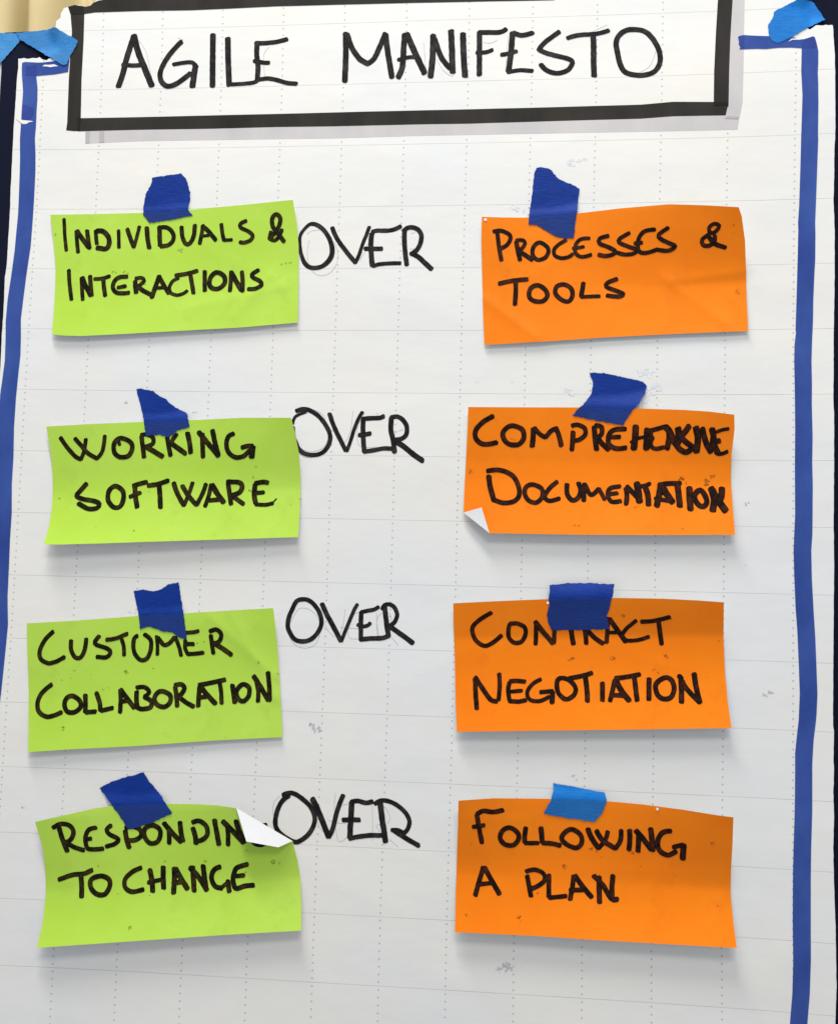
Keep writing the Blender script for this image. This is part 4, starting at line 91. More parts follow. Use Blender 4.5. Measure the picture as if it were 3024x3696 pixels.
# ------------------------------------------------------------------ light: soft room light, ceiling luminaires above the board
w = bpy.data.worlds.new('World')
scene.world = w
w.use_nodes = True
bg = w.node_tree.nodes['Background']
bg.inputs[0].default_value = (0.93, 0.955, 1.0, 1)
bg.inputs[1].default_value = 0.475
def area(name, loc, target, sx, sy, power, colour):
    l = bpy.data.lights.new(name, 'AREA')
    l.shape = 'RECTANGLE'; l.size = sx; l.size_y = sy; l.energy = power; l.color = colour
    o = bpy.data.objects.new(name, l); col.objects.link(o)
    o.location = loc
    o.rotation_euler = (Vector(target) - Vector(loc)).to_track_quat('-Z', 'Y').to_euler()
    return o
area('ceiling_light', (-0.35, -0.50, 3.7), (0, 0, 1.3), 1.2, 0.34, 65, (1.0, 0.968, 0.91))
area('ceiling_light', (0.5, -1.7, 3.5), (0, 0, 1.3), 1.2, 0.6, 25, (1.0, 0.975, 0.93))
scene.view_settings.view_transform = 'Standard'
scene.view_settings.look = 'None'
scene.view_settings.exposure = 0.0
scene.view_settings.gamma = 1.0

# ------------------------------------------------------------------ helpers
def lin(r, g, b):
    f = lambda v: (v / 255 / 12.92) if v <= 10.31 else ((v / 255 + .055) / 1.055) ** 2.4
    return (f(r), f(g), f(b), 1)

def group_noise(x, y, s, seed=0.):
    return noise.noise(Vector((x / s, y / s, seed)))

def sheet_z(x, y):
    """relief (mm) of the big paper sheet: long soft waves, and folds running across it"""
    z = .8 * group_noise(x, y * 1.7, 190, 3.1) + .32 * group_noise(x * .55, y * 1.9, 75, 8.4) + .16 * (1 - abs(group_noise(x * .8 + y * .5, y * 1.2 - x * .3, 70, 12.)) * 2.2) ** 2 + .05 * group_noise(x * .8, y * 1.6, 26, 1.7)
    z += .5 * sin(y / 47. + .6 * sin(x / 160.)) * (.35 + .65 * min(1, abs(x) / 340.)) * .25
    e = max(0., abs(x + 2) - 300.) / 40.
    z += .8 * e * e * (.6 + .8 * group_noise(x * .3, y, 60, 5.))
    return z + .9

class Mat:
    def __init__(s, name, rough=.6, spec=.3):
        s.m = bpy.data.materials.new(name); s.m.use_nodes = True
        s.nt = s.m.node_tree; s.N = s.nt.nodes; s.b = s.N['Principled BSDF']
        s.b.inputs['Roughness'].default_value = rough
        s.b.inputs['Specular IOR Level'].default_value = spec
    def n(s, t, **kw):
        o = s.N.new(t)
        for k, v in kw.items(): setattr(o, k, v)
        return o
    def link(s, a, b): s.nt.links.new(a, b)
    def math(s, op, a, b=None, c=None, clamp=False):
        o = s.n('ShaderNodeMath', operation=op); o.use_clamp = clamp
        for i, v in enumerate((a, b, c)):
            if v is None: continue
            if isinstance(v, (int, float)): o.inputs[i].default_value = v
            else: s.link(v, o.inputs[i])
        return o.outputs[0]
    def coords(s, kind='Object'):
        return s.n('ShaderNodeTexCoord').outputs[kind]
    def noise(s, scale, detail=3, rough=.5, vec=None, stretch=None, dist=0.):
        t = s.n('ShaderNodeTexNoise'); t.inputs['Scale'].default_value = scale
        t.inputs['Detail'].default_value = detail; t.inputs['Roughness'].default_value = rough; t.inputs['Distortion'].default_value = dist
        v = vec or s.coords()
        if stretch:
            mp = s.n('ShaderNodeMapping'); mp.inputs['Scale'].default_value = stretch; s.link(v, mp.inputs[0]); v = mp.outputs[0]
        s.link(v, t.inputs['Vector'])
        return t.outputs['Fac']
    def ramp(s, fac, a, b, lo=0., hi=1.):
        r = s.n('ShaderNodeMapRange'); s.link(fac, r.inputs[0])
        r.inputs[1].default_value = lo; r.inputs[2].default_value = hi; r.inputs[3].default_value = a; r.inputs[4].default_value = b
        return r.outputs[0]
    def mix(s, fac, a, b, mode='MIX'):
        x = s.n('ShaderNodeMix', data_type='RGBA', blend_type=mode)
        for i, v in ((0, fac), (6, a), (7, b)):
            if isinstance(v, (int, float)): x.inputs[i].default_value = v
            elif isinstance(v, tuple): x.inputs[i].default_value = v
            else: s.link(v, x.inputs[i])
        return x.outputs[2]
    def color(s, c):
        if isinstance(c, tuple): s.b.inputs['Base Color'].default_value = c
        else: s.link(c, s.b.inputs['Base Color'])
    def bump(s, h, strength, dist):
        bp = s.n('ShaderNodeBump'); bp.inputs['Strength'].default_value = strength; bp.inputs['Distance'].default_value = dist
        s.link(h, bp.inputs['Height']); s.link(bp.outputs[0], s.b.inputs['Normal'])

# ------------------------------------------------------------------ materials
def mat_sheet():
    M = Mat('flip_chart_paper', .62, .25)
    uv = M.n('ShaderNodeUVMap'); uv.uv_map = 'grid'
    sp = M.n('ShaderNodeSeparateXYZ'); M.link(uv.outputs[0], sp.inputs[0])
    U, V = sp.outputs[0], sp.outputs[1]
    near = lambda a: M.math('ABSOLUTE', M.math('SUBTRACT', a, M.math('ROUND', a)))
    dv = near(V)
    ln = M.math('LESS_THAN', dv, .0044)
    du = near(U)
    v9 = M.math('MULTIPLY_ADD', V, 9., .5); dd = M.math('DIVIDE', near(v9), 9.)
    r2 = M.math('SQRT', M.math('ADD', M.math('MULTIPLY', du, du), M.math('MULTIPLY', dd, dd)))
    dot = M.math('LESS_THAN', r2, .0145)
    base = M.mix(M.ramp(M.noise(5, 4, .6), 0, 1, .35, .65), (.795, .785, .745, 1), (.758, .775, .79, 1))
    fib = M.noise(60, 4, .6, stretch=(1, 2.2, 1))
    base = M.mix(M.ramp(fib, 0, .05, .35, .75), base, (.5, .5, .5, 1))
    wear = M.ramp(M.noise(22, 4, .65), .75, 0., .3, .62)
    base = M.mix(M.math('MULTIPLY', ln, M.ramp(M.noise(25, 3), .2, .75)), base, (.30, .31, .32, 1))
    base = M.mix(M.math('MULTIPLY', dot, .60), base, (.30, .31, .34, 1))
    M.color(base)
    hh = M.math('ADD', M.math('MULTIPLY', M.noise(45, 4, .55, stretch=(1, 2.0, 1)), 1.), M.math('MULTIPLY', M.noise(9, 3, .5, stretch=(.6, 1.8, 1), dist=.4), 3.))
    M.bump(hh, .15, .0009)
    return M.m

def mat_ink(name, dark, light, edge=True, scale=260):
    M = Mat(name, .6, .1)
    f = M.math('ADD', M.ramp(M.noise(scale * .45, 3, .6), 0, .75, .45, .68), M.ramp(M.noise(scale * 2, 3, .6), 0, .4, .4, .7), clamp=True)
    if edge:
        uv = M.n('ShaderNodeUVMap'); uv.uv_map = 'across'
        sp = M.n('ShaderNodeSeparateXYZ'); M.link(uv.outputs[0], sp.inputs[0])
        e = M.math('ABSOLUTE', M.math('MULTIPLY_ADD', sp.outputs[0], 2., -1.))
        f = M.math('MULTIPLY', f, M.ramp(e, 1, 0, .62, .95), clamp=True)
    M.color(M.mix(f, dark, light))
    return M.m

def mat_band(name, dark, light):
    M = Mat(name, .65, .12)
    f = M.ramp(M.noise(26, 4, .6, stretch=(1, .5, 1)), 0, 1, .3, .7)
    g = M.ramp(M.noise(400, 3, .7), -.12, .12)
    M.color(M.mix(M.math('ADD', f, g, clamp=True), dark, light))
    return M.m

def mat_note(name, c1, c2, c3, rough):
    M = Mat(name, rough, .14)
    f = M.ramp(M.noise(16, 4, .55), 0, 1, .3, .72)
    g = M.ramp(M.noise(30, 6, .72, dist=.15), 0, .55, .54, .80)
    fine = M.ramp(M.noise(900, 3, .7), 0, .16, .4, .7)
    c1x = M.mix(fine, c1, c3)
    M.color(M.mix(g, M.mix(f, c1x, c2), c3))
    M.bump(M.math('ADD', M.noise(26, 3, .5, dist=.5), M.math('MULTIPLY', M.noise(700, 2), .06)), .12, .0012)
    return M.m

def mat_tape(name, c1, c2):
    # thin crepe paper: where it lies over a coloured note the note's colour dulls it (UV 'under' is 1 there)
    M = Mat(name, .6, .15)
    cre = M.noise(420, 3, .6, stretch=(.35, 2.2, 1), dist=.8)
    f = M.ramp(M.noise(55, 4, .6), 0, 1, .3, .72)
    M.color(M.mix(M.ramp(cre, 0, .35, .35, .8), M.mix(f, c1, c2), tuple(min(1, v * 1.5 + .004) for v in c2[:3]) + (1,)))
    uv = M.n('ShaderNodeUVMap'); uv.uv_map = 'under'
    sp = M.n('ShaderNodeSeparateXYZ'); M.link(uv.outputs[0], sp.inputs[0])
    prev = M.b.inputs['Base Color'].links[0].from_socket
    M.color(M.mix(M.ramp(sp.outputs[0], 0, .30, .3, .7), prev, (.03, .05, .10, 1)))
    M.bump(M.math('ADD', cre, M.math('MULTIPLY', M.noise(45, 3), 1.8)), .5, .0005)
    return M.m

def mat_smear(name, c1, c2):
    M = Mat(name, .7, .1)
    M.color(M.mix(M.ramp(M.noise(420, 4, .65), 0, 1, .36, .62), c1, c2))
    return M.m

def mat_plain(name, c1, c2=None, rough=.7, scale=200, bump=0., bscale=900):
    M = Mat(name, rough, .2)
    M.color(M.mix(M.ramp(M.noise(scale, 4), 0, 1, .3, .7), c1, c2 or c1))
    if bump: M.bump(M.noise(bscale, 3, .7), bump, .0005)
    return M.m

SHEET = mat_sheet()
BACK = mat_plain('paper_back', (.80, .81, .83, 1), (.78, .79, .82, 1), .6)
INK = mat_ink('black_marker', lin(20, 18, 20), lin(58, 51, 53))
INKG = mat_ink('black_marker_on_green', lin(9, 8, 3), lin(62, 52, 15), scale=330)
INKO = mat_ink('black_marker_on_orange', lin(13, 7, 5), lin(74, 35, 18), scale=330)
PENCIL = mat_plain('pencil', lin(165, 165, 172), lin(190, 190, 195))
BAND = {'black': mat_band('black_broad_marker', lin(35, 33, 31), lin(54, 51, 47)),
        'darkblack': mat_band('black_marker_twice', lin(27, 24, 24), lin(36, 33, 33)),
        'grey': mat_band('grey_broad_marker', lin(190, 187, 190), lin(203, 200, 200)),
        'darkgrey': mat_band('grey_marker_twice', lin(172, 166, 172), lin(186, 180, 184)),
        'blue': mat_band('blue_broad_marker', lin(42, 66, 140), lin(60, 88, 160)),
        'darkblue': mat_band('blue_marker_twice', lin(40, 58, 132), lin(52, 72, 146)),
        'white': mat_plain('bare_paper', (.80, .80, .79, 1), (.76, .76, .77, 1))}
NOTEM = {'green': mat_note('green_note_paper', (.43, .68, .065, 1), (.475, .715, .10, 1), (.33, .52, .045, 1), .42),
         'orange': mat_note('orange_note_paper', (.90, .205, .004, 1), (.93, .238, .007, 1), (.72, .145, .005, 1), .48)}
TAPEM = {'dark': mat_tape('dark_blue_tape', lin(3, 41, 122), lin(8, 51, 138)),
         'light': mat_tape('bright_blue_tape', lin(10, 104, 186), lin(26, 118, 196)),
         'light2': mat_tape('bright_blue_tape_corner', lin(22, 108, 180), lin(64, 128, 184)),
         'light3': mat_tape('bright_blue_tape_edge', lin(46, 124, 188), lin(76, 142, 198))}
SMUDGE = {'green': mat_smear('ink_smear_on_green', lin(104, 122, 24), lin(160, 188, 62)),
          'orange': mat_smear('ink_smear_on_orange', lin(120, 62, 14), lin(206, 118, 34)),
          'sheet': mat_smear('ink_smear_on_white', lin(212, 216, 224), lin(229, 231, 234))}

# ------------------------------------------------------------------ geometry builders
def tag(o, label=None, cat=None, group=None, kind=None):
    if label: o['label'] = label
    if cat: o['category'] = cat
    if group: o['group'] = group
    if kind: o['kind'] = kind
    return o

def local(x, y, z):
    return FRAME @ Vector((x / 1000, y / 1000, z / 1000))

def empty(name, x, y, label, cat, group=None):
    o = bpy.data.objects.new(name, None)
    col.objects.link(o)
    o.empty_display_size = .02
    o.matrix_world = Matrix.Translation(local(x, y, 0)) @ FRAME.to_3x3().to_4x4()
    o['o'] = (x, y)
    return tag(o, label, cat, group)

def finish(name, verts, faces, mats, parent=None, origin=None, fm=None, uvs=None, uvname='UVMap', smooth=True):
    """verts in sheet mm; linked as one object whose own origin is ORIGIN (mm), parented to an Empty made by empty()"""
    ox, oy = origin or (parent['o'][0], parent['o'][1])
    me = bpy.data.meshes.new(name)
    me.from_pydata([((x - ox) / 1000, (y - oy) / 1000, z / 1000) for x, y, z in verts], [], faces)
    for m_ in mats: me.materials.append(m_)
    if fm: me.polygons.foreach_set('material_index', fm)
    me.polygons.foreach_set('use_smooth', [smooth] * len(faces))
    if uvs:
        l = me.uv_layers.new(name=uvname)
        for lp in me.loops: l.data[lp.index].uv = uvs[lp.vertex_index]
    me.update()
    o = bpy.data.objects.new(name, me)
    col.objects.link(o)
    if parent: o.parent = parent
    else: o.matrix_world = Matrix.Translation(local(ox, oy, 0)) @ FRAME.to_3x3().to_4x4()
    return o

def inside(x, y, P):
    r = False; j = len(P) - 1
    for i in range(len(P)):
        xi, yi = P[i]; xj, yj = P[j]
        if (yi > y) != (yj > y) and x < (xj - xi) * (y - yi) / (yj - yi) + xi: r = not r
        j = i
    return r

def resample(P, step, tear=None, rnd=None):
    out = []
    for i in range(len(P)):
        a, b = P[i], P[(i + 1) % len(P)]
        L = math.hypot(b[0] - a[0], b[1] - a[1]); n = max(1, int(round(L / step)))
        nx, ny = (-(b[1] - a[1]) / L, (b[0] - a[0]) / L) if L else (0, 0)
        for k in range(n):
            t = k / n; j = 0.
            if tear and tear(a, b): j = rnd.uniform(-1, 1) * tear(a, b)
            out.append((a[0] + (b[0] - a[0]) * t + nx * j, a[1] + (b[1] - a[1]) * t + ny * j))
    return out

def sheet_mesh(P, hf, step, thick, skip_grid=False):
    """fill an outline with triangles that follow the height HF; THICK > 0 adds the back and the edge"""
    pts = [Vector(p) for p in P]; n = len(pts)
    edges = [(i, (i + 1) % n) for i in range(n)]
    if not skip_grid:
        x0, x1 = min(p[0] for p in P), max(p[0] for p in P); y0, y1 = min(p[1] for p in P), max(p[1] for p in P)
        cell = {}
        for p in P: cell.setdefault((int(p[0] // step), int(p[1] // step)), []).append(p)
        yy = y0 + step * .5; row = 0
        while yy < y1:
            xx = x0 + step * (.5 if row % 2 else .95)
            while xx < x1:
                cx, cy = int(xx // step), int(yy // step)
                ok = not any((q[0] - xx) ** 2 + (q[1] - yy) ** 2 < (step * .55) ** 2 for i in (-1, 0, 1) for j in (-1, 0, 1) for q in cell.get((cx + i, cy + j), ()))
                if ok and inside(xx, yy, P): pts.append(Vector((xx, yy)))
                xx += step
            yy += step * .87; row += 1
    v2, e2, f2, *_ = delaunay_2d_cdt(pts, edges, [], 1, 1e-4)
    V = [(v.x, v.y, hf(v.x, v.y)) for v in v2]; F = []
    for f in f2:
        a, b, c_ = (v2[i] for i in f[:3])
        F.append(tuple(f) if (b - a).cross(c_ - a) > 0 else tuple(reversed(f)))
    ntop = len(F)
    if thick:
        m0 = len(V); cnt = {}
        for f in F:
            for i in range(len(f)): cnt[(f[i], f[(i + 1) % len(f)])] = 1
        V += [(x, y, z - thick) for x, y, z in V]
        F += [tuple(i + m0 for i in reversed(f)) for f in F[:ntop]]
        # the cut edge gets vertices of its own so that the face keeps its shading right up to the edge
        e0 = {}
        def own(i):
            if i not in e0: e0[i] = len(V); V.append(V[i])
            return e0[i]
        for (a, b) in cnt:
            if (b, a) not in cnt: F.append((own(a), own(a + m0), own(b + m0), own(b)))
    return V, F, ntop

def catmull(P, closed, step):
    n = len(P)
    if n == 2 and not closed:
        a, b = P; k = max(2, int(math.dist(a[:2], b[:2]) / step))
        return [tuple(a[j] + (b[j] - a[j]) * i / k for j in range(3)) for i in range(k + 1)]
    out = []
    for i in range(n if closed else n - 1):
        g = lambda q: P[q % n] if closed else P[min(max(q, 0), n - 1)]
        p0, p1, p2, p3 = g(i - 1), g(i), g(i + 1), g(i + 2)
        k = max(2, int(math.dist(p1[:2], p2[:2]) / step))
        for s in range(k):
            t = s / k
            out.append(tuple(.5 * (2 * p1[j] + (p2[j] - p0[j]) * t + (2 * p0[j] - 5 * p1[j] + 4 * p2[j] - p3[j]) * t * t + (3 * p1[j] - p0[j] - 3 * p2[j] + p3[j]) * t ** 3) for j in range(3)))
    if not closed: out.append(tuple(P[-1]))
    return out

def ribbon(stroke, hf, z0, V, F, UV, step=1.3, jit=.05, caps=True):
    closed = stroke[0]; P = catmull(stroke[1:], closed, step); n = len(P)
    sd = random.uniform(0, 99)
    L, R = [], []
    for i, (x, y, wd) in enumerate(P):
        a = P[(i - 1) % n] if closed else P[max(i - 1, 0)]
        b = P[(i + 1) % n] if closed else P[min(i + 1, n - 1)]
        dx, dy = b[0] - a[0], b[1] - a[1]; l = math.hypot(dx, dy) or 1
        nx, ny = -dy / l, dx / l
        wd = wd * 1.07
        h1 = wd / 2 * (1 + jit * 2 * noise.noise(Vector((sd, i * .45, 0)))); h2 = wd / 2 * (1 + jit * 2 * noise.noise(Vector((sd + 7, i * .45, 0))))
        L.append((x + nx * h1, y + ny * h1)); R.append((x - nx * h2, y - ny * h2))
    base = len(V)
    for i in range(n):
        zz = z0 + .0012 * i
        for (x, y), uu in ((L[i], 0.), (P[i][:2], .5), (R[i], 1.)):
            V.append((x, y, hf(x, y) + zz)); UV.append((uu, i / 10))
    for i in range(n if closed else n - 1):
        a = base + 3 * i; b = base + 3 * ((i + 1) % n)
        F.append((a, a + 1, b + 1, b)); F.append((a + 1, a + 2, b + 2, b + 1))
    if not closed and caps:
        for end in (0, n - 1):
            x, y, wd = P[end]; q = P[1] if end == 0 else P[n - 2]
            ang = math.atan2(y - q[1], x - q[0]); c0 = base + 3 * end
            k0 = len(V); K = 7; zz = z0 + .0012 * end
            el = random.uniform(.45, .8); rot = random.uniform(-.25, .25)
            for j in range(1, K):
                t = -pi / 2 + pi * j / K
                ex, ey = cos(t) * wd / 2 * el * (1 + random.uniform(-.12, .12)) , sin(t) * wd / 2
                ex += rot * ey * cos(t)
                px_, py_ = x + cos(ang) * ex - sin(ang) * ey, y + sin(ang) * ex + cos(ang) * ey
                V.append((px_, py_, hf(px_, py_) + zz)); UV.append((.03, 0))
            lo, hi = (c0, c0 + 2) if end == 0 else (c0 + 2, c0)
            seq = [lo] + list(range(k0, k0 + K - 1)) + [hi]
            # first of seq lies at -90 degrees of the end's own direction
            for j in range(len(seq) - 1): F.append((c0 + 1, seq[j], seq[j + 1]))

def fix_up(V, F):
    out = []
    for f in F:
        a, b, c_ = (V[i] for i in f[:3])
        cr = (b[0] - a[0]) * (c_[1] - a[1]) - (b[1] - a[1]) * (c_[0] - a[0])
        out.append(f if cr > 0 else tuple(reversed(f)))
    return out

def write(parent, letters, hf, mat, z0, fat=1.):
    k = 0
    for ch, strokes in letters:
        V, F, UV = [], [], []
        for s in strokes:
            ribbon([s[0]] + [[p[0], p[1], p[2] * fat] for p in s[1:]], hf, z0 + .022 * (k % 5), V, F, UV); k += 1
        finish('letter', V, fix_up(V, F), [mat], parent, uvs=UV, uvname='across')

def blobs(parent, spots, hf, mat, z0):
    V, F = [], []
    for (x, y, r_) in spots:
        for q in range(int(4 + r_ * 4)):
            a = random.uniform(0, 2 * pi); d = r_ * random.random() ** .8
            cx, cy, rr = x + cos(a) * d * 1.15, y + sin(a) * d * .9, r_ * random.uniform(.14, .50)
            k = 6; b0 = len(V); ph = random.uniform(0, 6); sq = random.uniform(.4, 1)
            for i in range(k):
                t = ph + 2 * pi * i / k; g = rr * random.uniform(.6, 1.15)
                px_, py_ = cx + cos(t) * g, cy + sin(t) * g * sq
                V.append((px_, py_, hf(px_, py_) + z0 + .004 * (len(F) % 12)))
            F.append(tuple(range(b0, b0 + k)))
    o = finish('ink_smudge', V, F, [mat], parent, smooth=False)
    return tag(o, kind='stuff')

# ------------------------------------------------------------------ curtain far behind the board
def build_curtain():
    Y = .46
    t = bpy.data.objects.new('curtain', None); col.objects.link(t); t.location = (-.55, Y, 0)
    tag(t, 'beige pleated curtain hanging behind the top left corner of the navy board', 'curtain')
    V, F = [], []; xs = []
    x = -1.5
    while x < 1.4: xs.append(x); x += .0025
    VAL = [(-.5386, .006, .050), (-.478, .016, .040), (-.452, .008, .045), (-.405, .012, .04)]
    rc = random.Random(11); q = -.34
    while q < 1.4: VAL.append((q, rc.uniform(.006, .018), rc.uniform(.03, .06))); q += rc.uniform(.05, .1)
    q = -.61
    while q > -1.5: VAL.append((q, rc.uniform(.006, .018), rc.uniform(.03, .06))); q -= rc.uniform(.05, .1)
    zs = [0.02, .6, 1.2, 1.6, 1.8, 1.9, 2.0, 2.1, 2.2, 2.4, 2.8]
    for x in xs:
        # folds: soft waves plus two tight creases where the photograph shows them
        for z in zs:
            d = .030 * sin(x * 9 + 2) + .004 * sin(x * 60 + .5 * z)
            for c0, wd, dep in VAL:
                u_ = (x - c0 - .004 * (z - 2) * sin(c0 * 90)) / wd
                d -= dep / (1 + u_ * u_)
            V.append((x + .55, -d, z))
    m_ = len(zs)
    for i in range(len(xs) - 1):
        for j in range(m_ - 1):
            a = i * m_ + j; F.append((a, a + m_, a + m_ + 1, a + 1))
    me = bpy.data.meshes.new('cloth'); me.from_pydata(V, [], F)
    me.polygons.foreach_set('use_smooth', [True] * len(F))
    me.materials.append(mat_plain('beige_cloth', lin(198, 182, 138), lin(210, 196, 156), .9, 8, .3, 1200))
    o = bpy.data.objects.new('cloth', me); col.objects.link(o); o.parent = t
    # rail at the top
    bm = bmesh.new(); bmesh.ops.create_cone(bm, cap_ends=True, segments=16, radius1=.014, radius2=.014, depth=2.9, matrix=Matrix.Translation((.5, 0, 2.82)) @ Matrix.Rotation(pi / 2, 4, 'Y'))
    me = bpy.data.meshes.new('rail'); bm.to_mesh(me); bm.free(); me.materials.append(mat_plain('rail_metal', (.5, .5, .5, 1), rough=.35))
    o = bpy.data.objects.new('rail', me); col.objects.link(o); o.parent = t
build_curtain()

# ------------------------------------------------------------------ the navy pin board
def box(P, z0, z1):
    n = len(P)
    V = [(x, y, z1) for x, y in P] + [(x, y, z0) for x, y in P]
    F = [tuple(range(n)), tuple(reversed(range(n, 2 * n)))] + [(i, i + n, (i + 1) % n + n, (i + 1) % n) for i in range(n)]
    return V, F
BT = lambda x: D['board']['topL'][1] + (x - D['board']['topL'][0]) * (D['board']['topR'][1] - D['board']['topL'][1] + 4) / (D['board']['topR'][0] - D['board']['topL'][0])
BLX = D['board']['left'][0]
brd = empty('pin_board', 30, 0, 'navy blue fabric covered board that carries the white flip chart sheet', 'pin board')
def bevel_box(name, P, z0, z1, mat, parent, w_=1.):
    V, F = box(P, z0, z1)
    o = finish(name, V, F, [mat], parent, smooth=False)
    md = o.modifiers.new('bevel', 'BEVEL'); md.width = w_ / 1000; md.segments = 3
    return o
FAB = mat_plain('navy_felt', lin(2, 9, 30), lin(8, 17, 44), .95, 900, .9, 1500)
bevel_box('panel', [(BLX, -760), (400, -760), (400, BT(400)), (BLX, BT(BLX))], -16, -2.2, FAB, brd, 1.5)
bevel_box('edge_trim', [(BLX - 14, -760), (BLX - .4, -760), (BLX - .4, BT(BLX) - 8), (BLX - 14, BT(BLX) - 8)], -18, -3.4, mat_plain('pale_trim', (.72, .74, .78, 1), rough=.4), brd)
bevel_box('edge_trim', [(400.4, -760), (414, -760), (414, BT(400) - 8), (400.4, BT(400) - 8)], -18, -3.4, mat_plain('pale_trim', (.72, .74, .78, 1), rough=.4), brd)

# ------------------------------------------------------------------ the flip chart sheet
sh = empty('flip_chart_sheet', 0, 0, 'large white flip chart sheet with dotted grid, blue border and hand lettered AGILE MANIFESTO title', 'poster')
rnd = random.Random(3)
def terms(a, b, d=5): return [a ** i * b ** j for i in range(d + 1) for j in range(d + 1 - i)]
def grid_uv(x, y):
    x_, y_ = min(max(x, -350), 345) / 400, min(max(y, -420), 425) / 400
    T = terms(x_, y_)
    return x / 50 + 6 + sum(p * q for p, q in zip(T, D['FU'])), 8 - y / 50 + sum(p * q for p, q in zip(T, D['FV']))
SP = [tuple(p) for p in D['sheet']]
def tear_amp(a, b):
    return .55 if (a[1] > 370 and b[1] > 370 and (abs(a[0]) > 230)) and abs(a[0] - b[0]) > .5 * abs(a[1] - b[1]) or (a[1] > 395 and a[0] < -180) else .12 if abs(a[0]) > 300 else 0
SPR = resample(SP, 3.0, tear_amp, rnd)
V, F, nt = sheet_mesh(SPR, lambda x, y: sheet_z(x, y), 5., .14)
UVs = [grid_uv(x, y) for x, y, z in V]
finish('paper', V, F, [SHEET, BACK], sh, fm=[0] * nt + [1] * (len(F) - nt), uvs=UVs, uvname='grid')
ZB = {'grey': .05, 'black': .13, 'blue': .21, 'darkblue': .28, 'darkblack': .28, 'darkgrey': .20, 'white': .34}
LB = {'grey': 'pale grey drop shadow band along the title frame', 'black': 'broad black marker band of the title frame', 'blue': 'broad blue marker band of the border'}
for i, (nm, cc, P) in enumerate(D['poly']):
    P = [tuple(p) for p in P]
    PR = resample(P, 4.0)
    V, F, nt = sheet_mesh(PR, lambda x, y: sheet_z(x, y), 6., 0)
    off = ZB[cc] + .012 * (i % 3)
    V = [(x, y, z + off) for x, y, z in V]
    o = finish(nm, V, F, [BAND[cc]], sh)
    if cc in LB: tag(o, LB[cc])
write(sh, D['write']['sheet'], sheet_z, INK, .13)
V, F, UV = [], [], []
for s in D['pen']:
    ribbon([s[0]] + [[p[0], p[1], max(.28, p[2])] for p in s[1:]], sheet_z, .10, V, F, UV, step=2.5, caps=False)
tag(finish('pencil_sketch', V, fix_up(V, F), [PENCIL], sh, uvs=UV, uvname='across'), 'faint pencil guide curves under the black letters', kind='stuff')
SS = D['smudge']['sheet']
blobs(sh, SS[:3] + SS[6:16] + SS[28:], sheet_z, SMUDGE['sheet'], .09)
blobs(sh, SS[3:6] + SS[16:28], sheet_z, mat_smear('pencil_smear', lin(160, 162, 168), lin(206, 208, 212)), .09)

# ------------------------------------------------------------------ the eight notes
LAB = {'G1': 'lime green note reading INDIVIDUALS & INTERACTIONS, topmost on the left', 'G2': 'lime green note reading WORKING SOFTWARE, its lower left corner curling out',
       'G3': 'lime green note reading CUSTOMER COLLABORATION under a squarish dark tape', 'G4': 'curled lime green note reading RESPONDING TO CHANGE with its corner folded over white',
       'O1': 'orange note reading PROCESSES & TOOLS with a white dot in its upper left corner', 'O2': 'orange note reading COMPREHENSIVE DOCUMENTATION with its lower left corner folded up',
       'O3': 'orange note reading CONTRACT NEGOTIATION with a crease across below the tape', 'O4': 'orange note reading FOLLOWING A PLAN held by the bright blue tape'}
for k, N in D['note'].items():
    cx = sum(p[0] for p in N['c']) / 4; cy = sum(p[1] for p in N['c']) / 4
    isg = N['col'] == 'green'
    t = empty('sticky_note', cx, cy, LAB[k], 'sticky note', 'green notes in the left column' if isg else 'orange notes in the right column')
    hf = lambda x, y, N=N: note_h(N, x, y) + sheet_z(x, y) + .2
    P = resample([tuple(p) for p in N['out']], 3.)
    V, F, nt = sheet_mesh(P, hf, 2.7, .22)
    finish('paper', V, F, [NOTEM[N['col']], BACK], t, fm=[0] * nt + [1] * (len(F) - nt))
    write(t, D['write'][k], hf, INKG if isg else INKO, .15, 1.06)
    if k in D['smudge']: blobs(t, D['smudge'][k], hf, SMUDGE[N['col']], .10)
    if 'flap' in N:
        f = N['flap']
        a, b = (f[0], f[-1])
        L = math.dist(a, b); nx, ny = -(b[1] - a[1]) / L, (b[0] - a[0]) / L
        def fh(x, y, a=a, nx=nx, ny=ny, hf=hf, sl=.5 if k == 'G4' else .24):
            d = abs((x - a[0]) * nx + (y - a[1]) * ny)
            return hf(x, y) + .5 + sl * d
        V, F, nt = sheet_mesh(resample([tuple(p) for p in f], 2.), fh, 2.5, .12)
        o = finish('folded_corner', V, F, [BACK, NOTEM[N['col']]], t, fm=[0] * nt + [1] * (len(F) - nt))
        tag(o, 'white underside of the folded corner')
    for (x, y, r_) in D['spot'].get(k, ()):
        V = [(x, y, hf(x, y) + .45)]; V += [(x + cos(i * pi / 6) * r_ * random.uniform(.85, 1.1), y + sin(i * pi / 6) * r_, hf(x, y) + .4) for i in range(12)]
        F = [(0, 1 + i, 1 + (i + 1) % 12) for i in range(12)]
        tag(finish('punched_dot', V, F, [BACK], t), 'tiny white dot near the top edge')

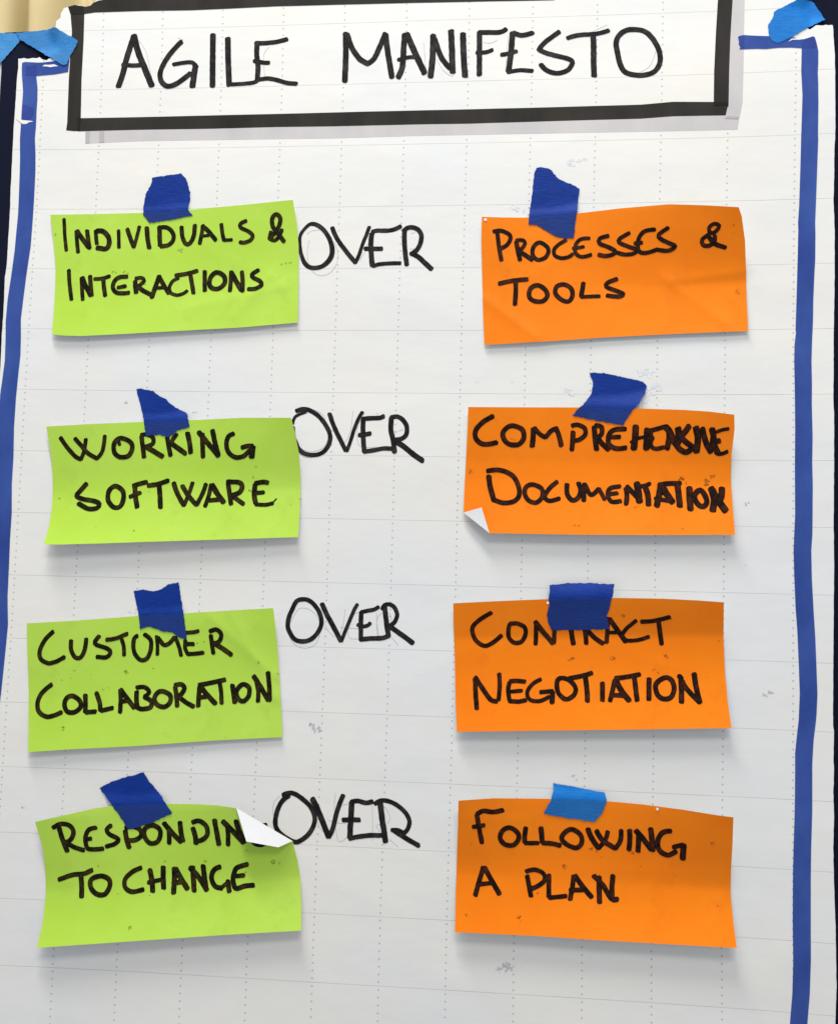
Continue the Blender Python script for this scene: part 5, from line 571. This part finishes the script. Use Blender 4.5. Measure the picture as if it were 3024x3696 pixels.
# ------------------------------------------------------------------ the strips of painter's tape
TL_ = {'G1': 'dark blue tape strip with rounded torn sides holding the INDIVIDUALS note', 'O1': 'tall dark blue tape strip torn slantwise holding the PROCESSES note',
       'G2': 'dark blue tape torn to a wedge holding the WORKING SOFTWARE note', 'O2': 'slanting dark blue tape holding the COMPREHENSIVE DOCUMENTATION note',
       'G3': 'dark blue tape with a pointed lower corner holding the CUSTOMER note', 'O3': 'wide squarish dark blue tape covering part of the word CONTRACT',
       'G4': 'diagonal dark blue tape holding the RESPONDING TO CHANGE note', 'O4': 'short bright blue tape holding the FOLLOWING A PLAN note',
       'right': 'bright blue tape at the upper right corner of the white sheet', 'leftb': 'bright blue tape lapping onto the black frame at the upper left corner',
       'lefta': 'bright blue tape over the left edge of the navy board top'}
rt = random.Random(5)
for k, cc, P in D['tape']:
    P = [tuple(p) for p in P]
    cx = sum(p[0] for p in P) / len(P); cy = sum(p[1] for p in P) / len(P)
    N = D['note'].get(k)
    if N:
        hf = lambda x, y, N=N: tape_h(N, x, y) + sheet_z(x, y) + .42 + .12 * group_noise(x, y, 9, 2.)
    else:
        # from the sheet down onto the board and back
        SPc = SPR
        def hf(x, y, off={'right': 0., 'leftb': .25, 'lefta': .0}[k]):
            if k == 'lefta': return -1.6 + .15 * group_noise(x, y, 12, 4.)
            inn = inside(x, y, SPc)
            if inn: e = 1.
            else:
                d = min(math.hypot(x - q[0], y - q[1]) for q in SPc)
                e = max(0., 1 - d / 9.); e = e * e * (3 - 2 * e)
            return (sheet_z(x, y) + .55) * e + (-1.3) * (1 - e) + off + .2 * group_noise(x, y, 14, 6.)
    PR = resample(P, 1.6, lambda a, b: .32, rt)
    V, F, nt = sheet_mesh(PR, hf, 1.5 if N else 3.6, .10)
    NP = [tuple(q) for q in N['out']] if N else None
    uvt = [((1., 0.) if NP and inside(x, y, NP) else (0., 0.)) for x, y, z in V]
    o = finish('tape_strip', V, F, [TAPEM[cc]], None, origin=(cx, cy), uvs=uvt, uvname='under')
    tag(o, TL_[k], 'tape', 'strips of blue tape')
for o in list(bpy.data.objects):
    if 'o' in o: del o['o']
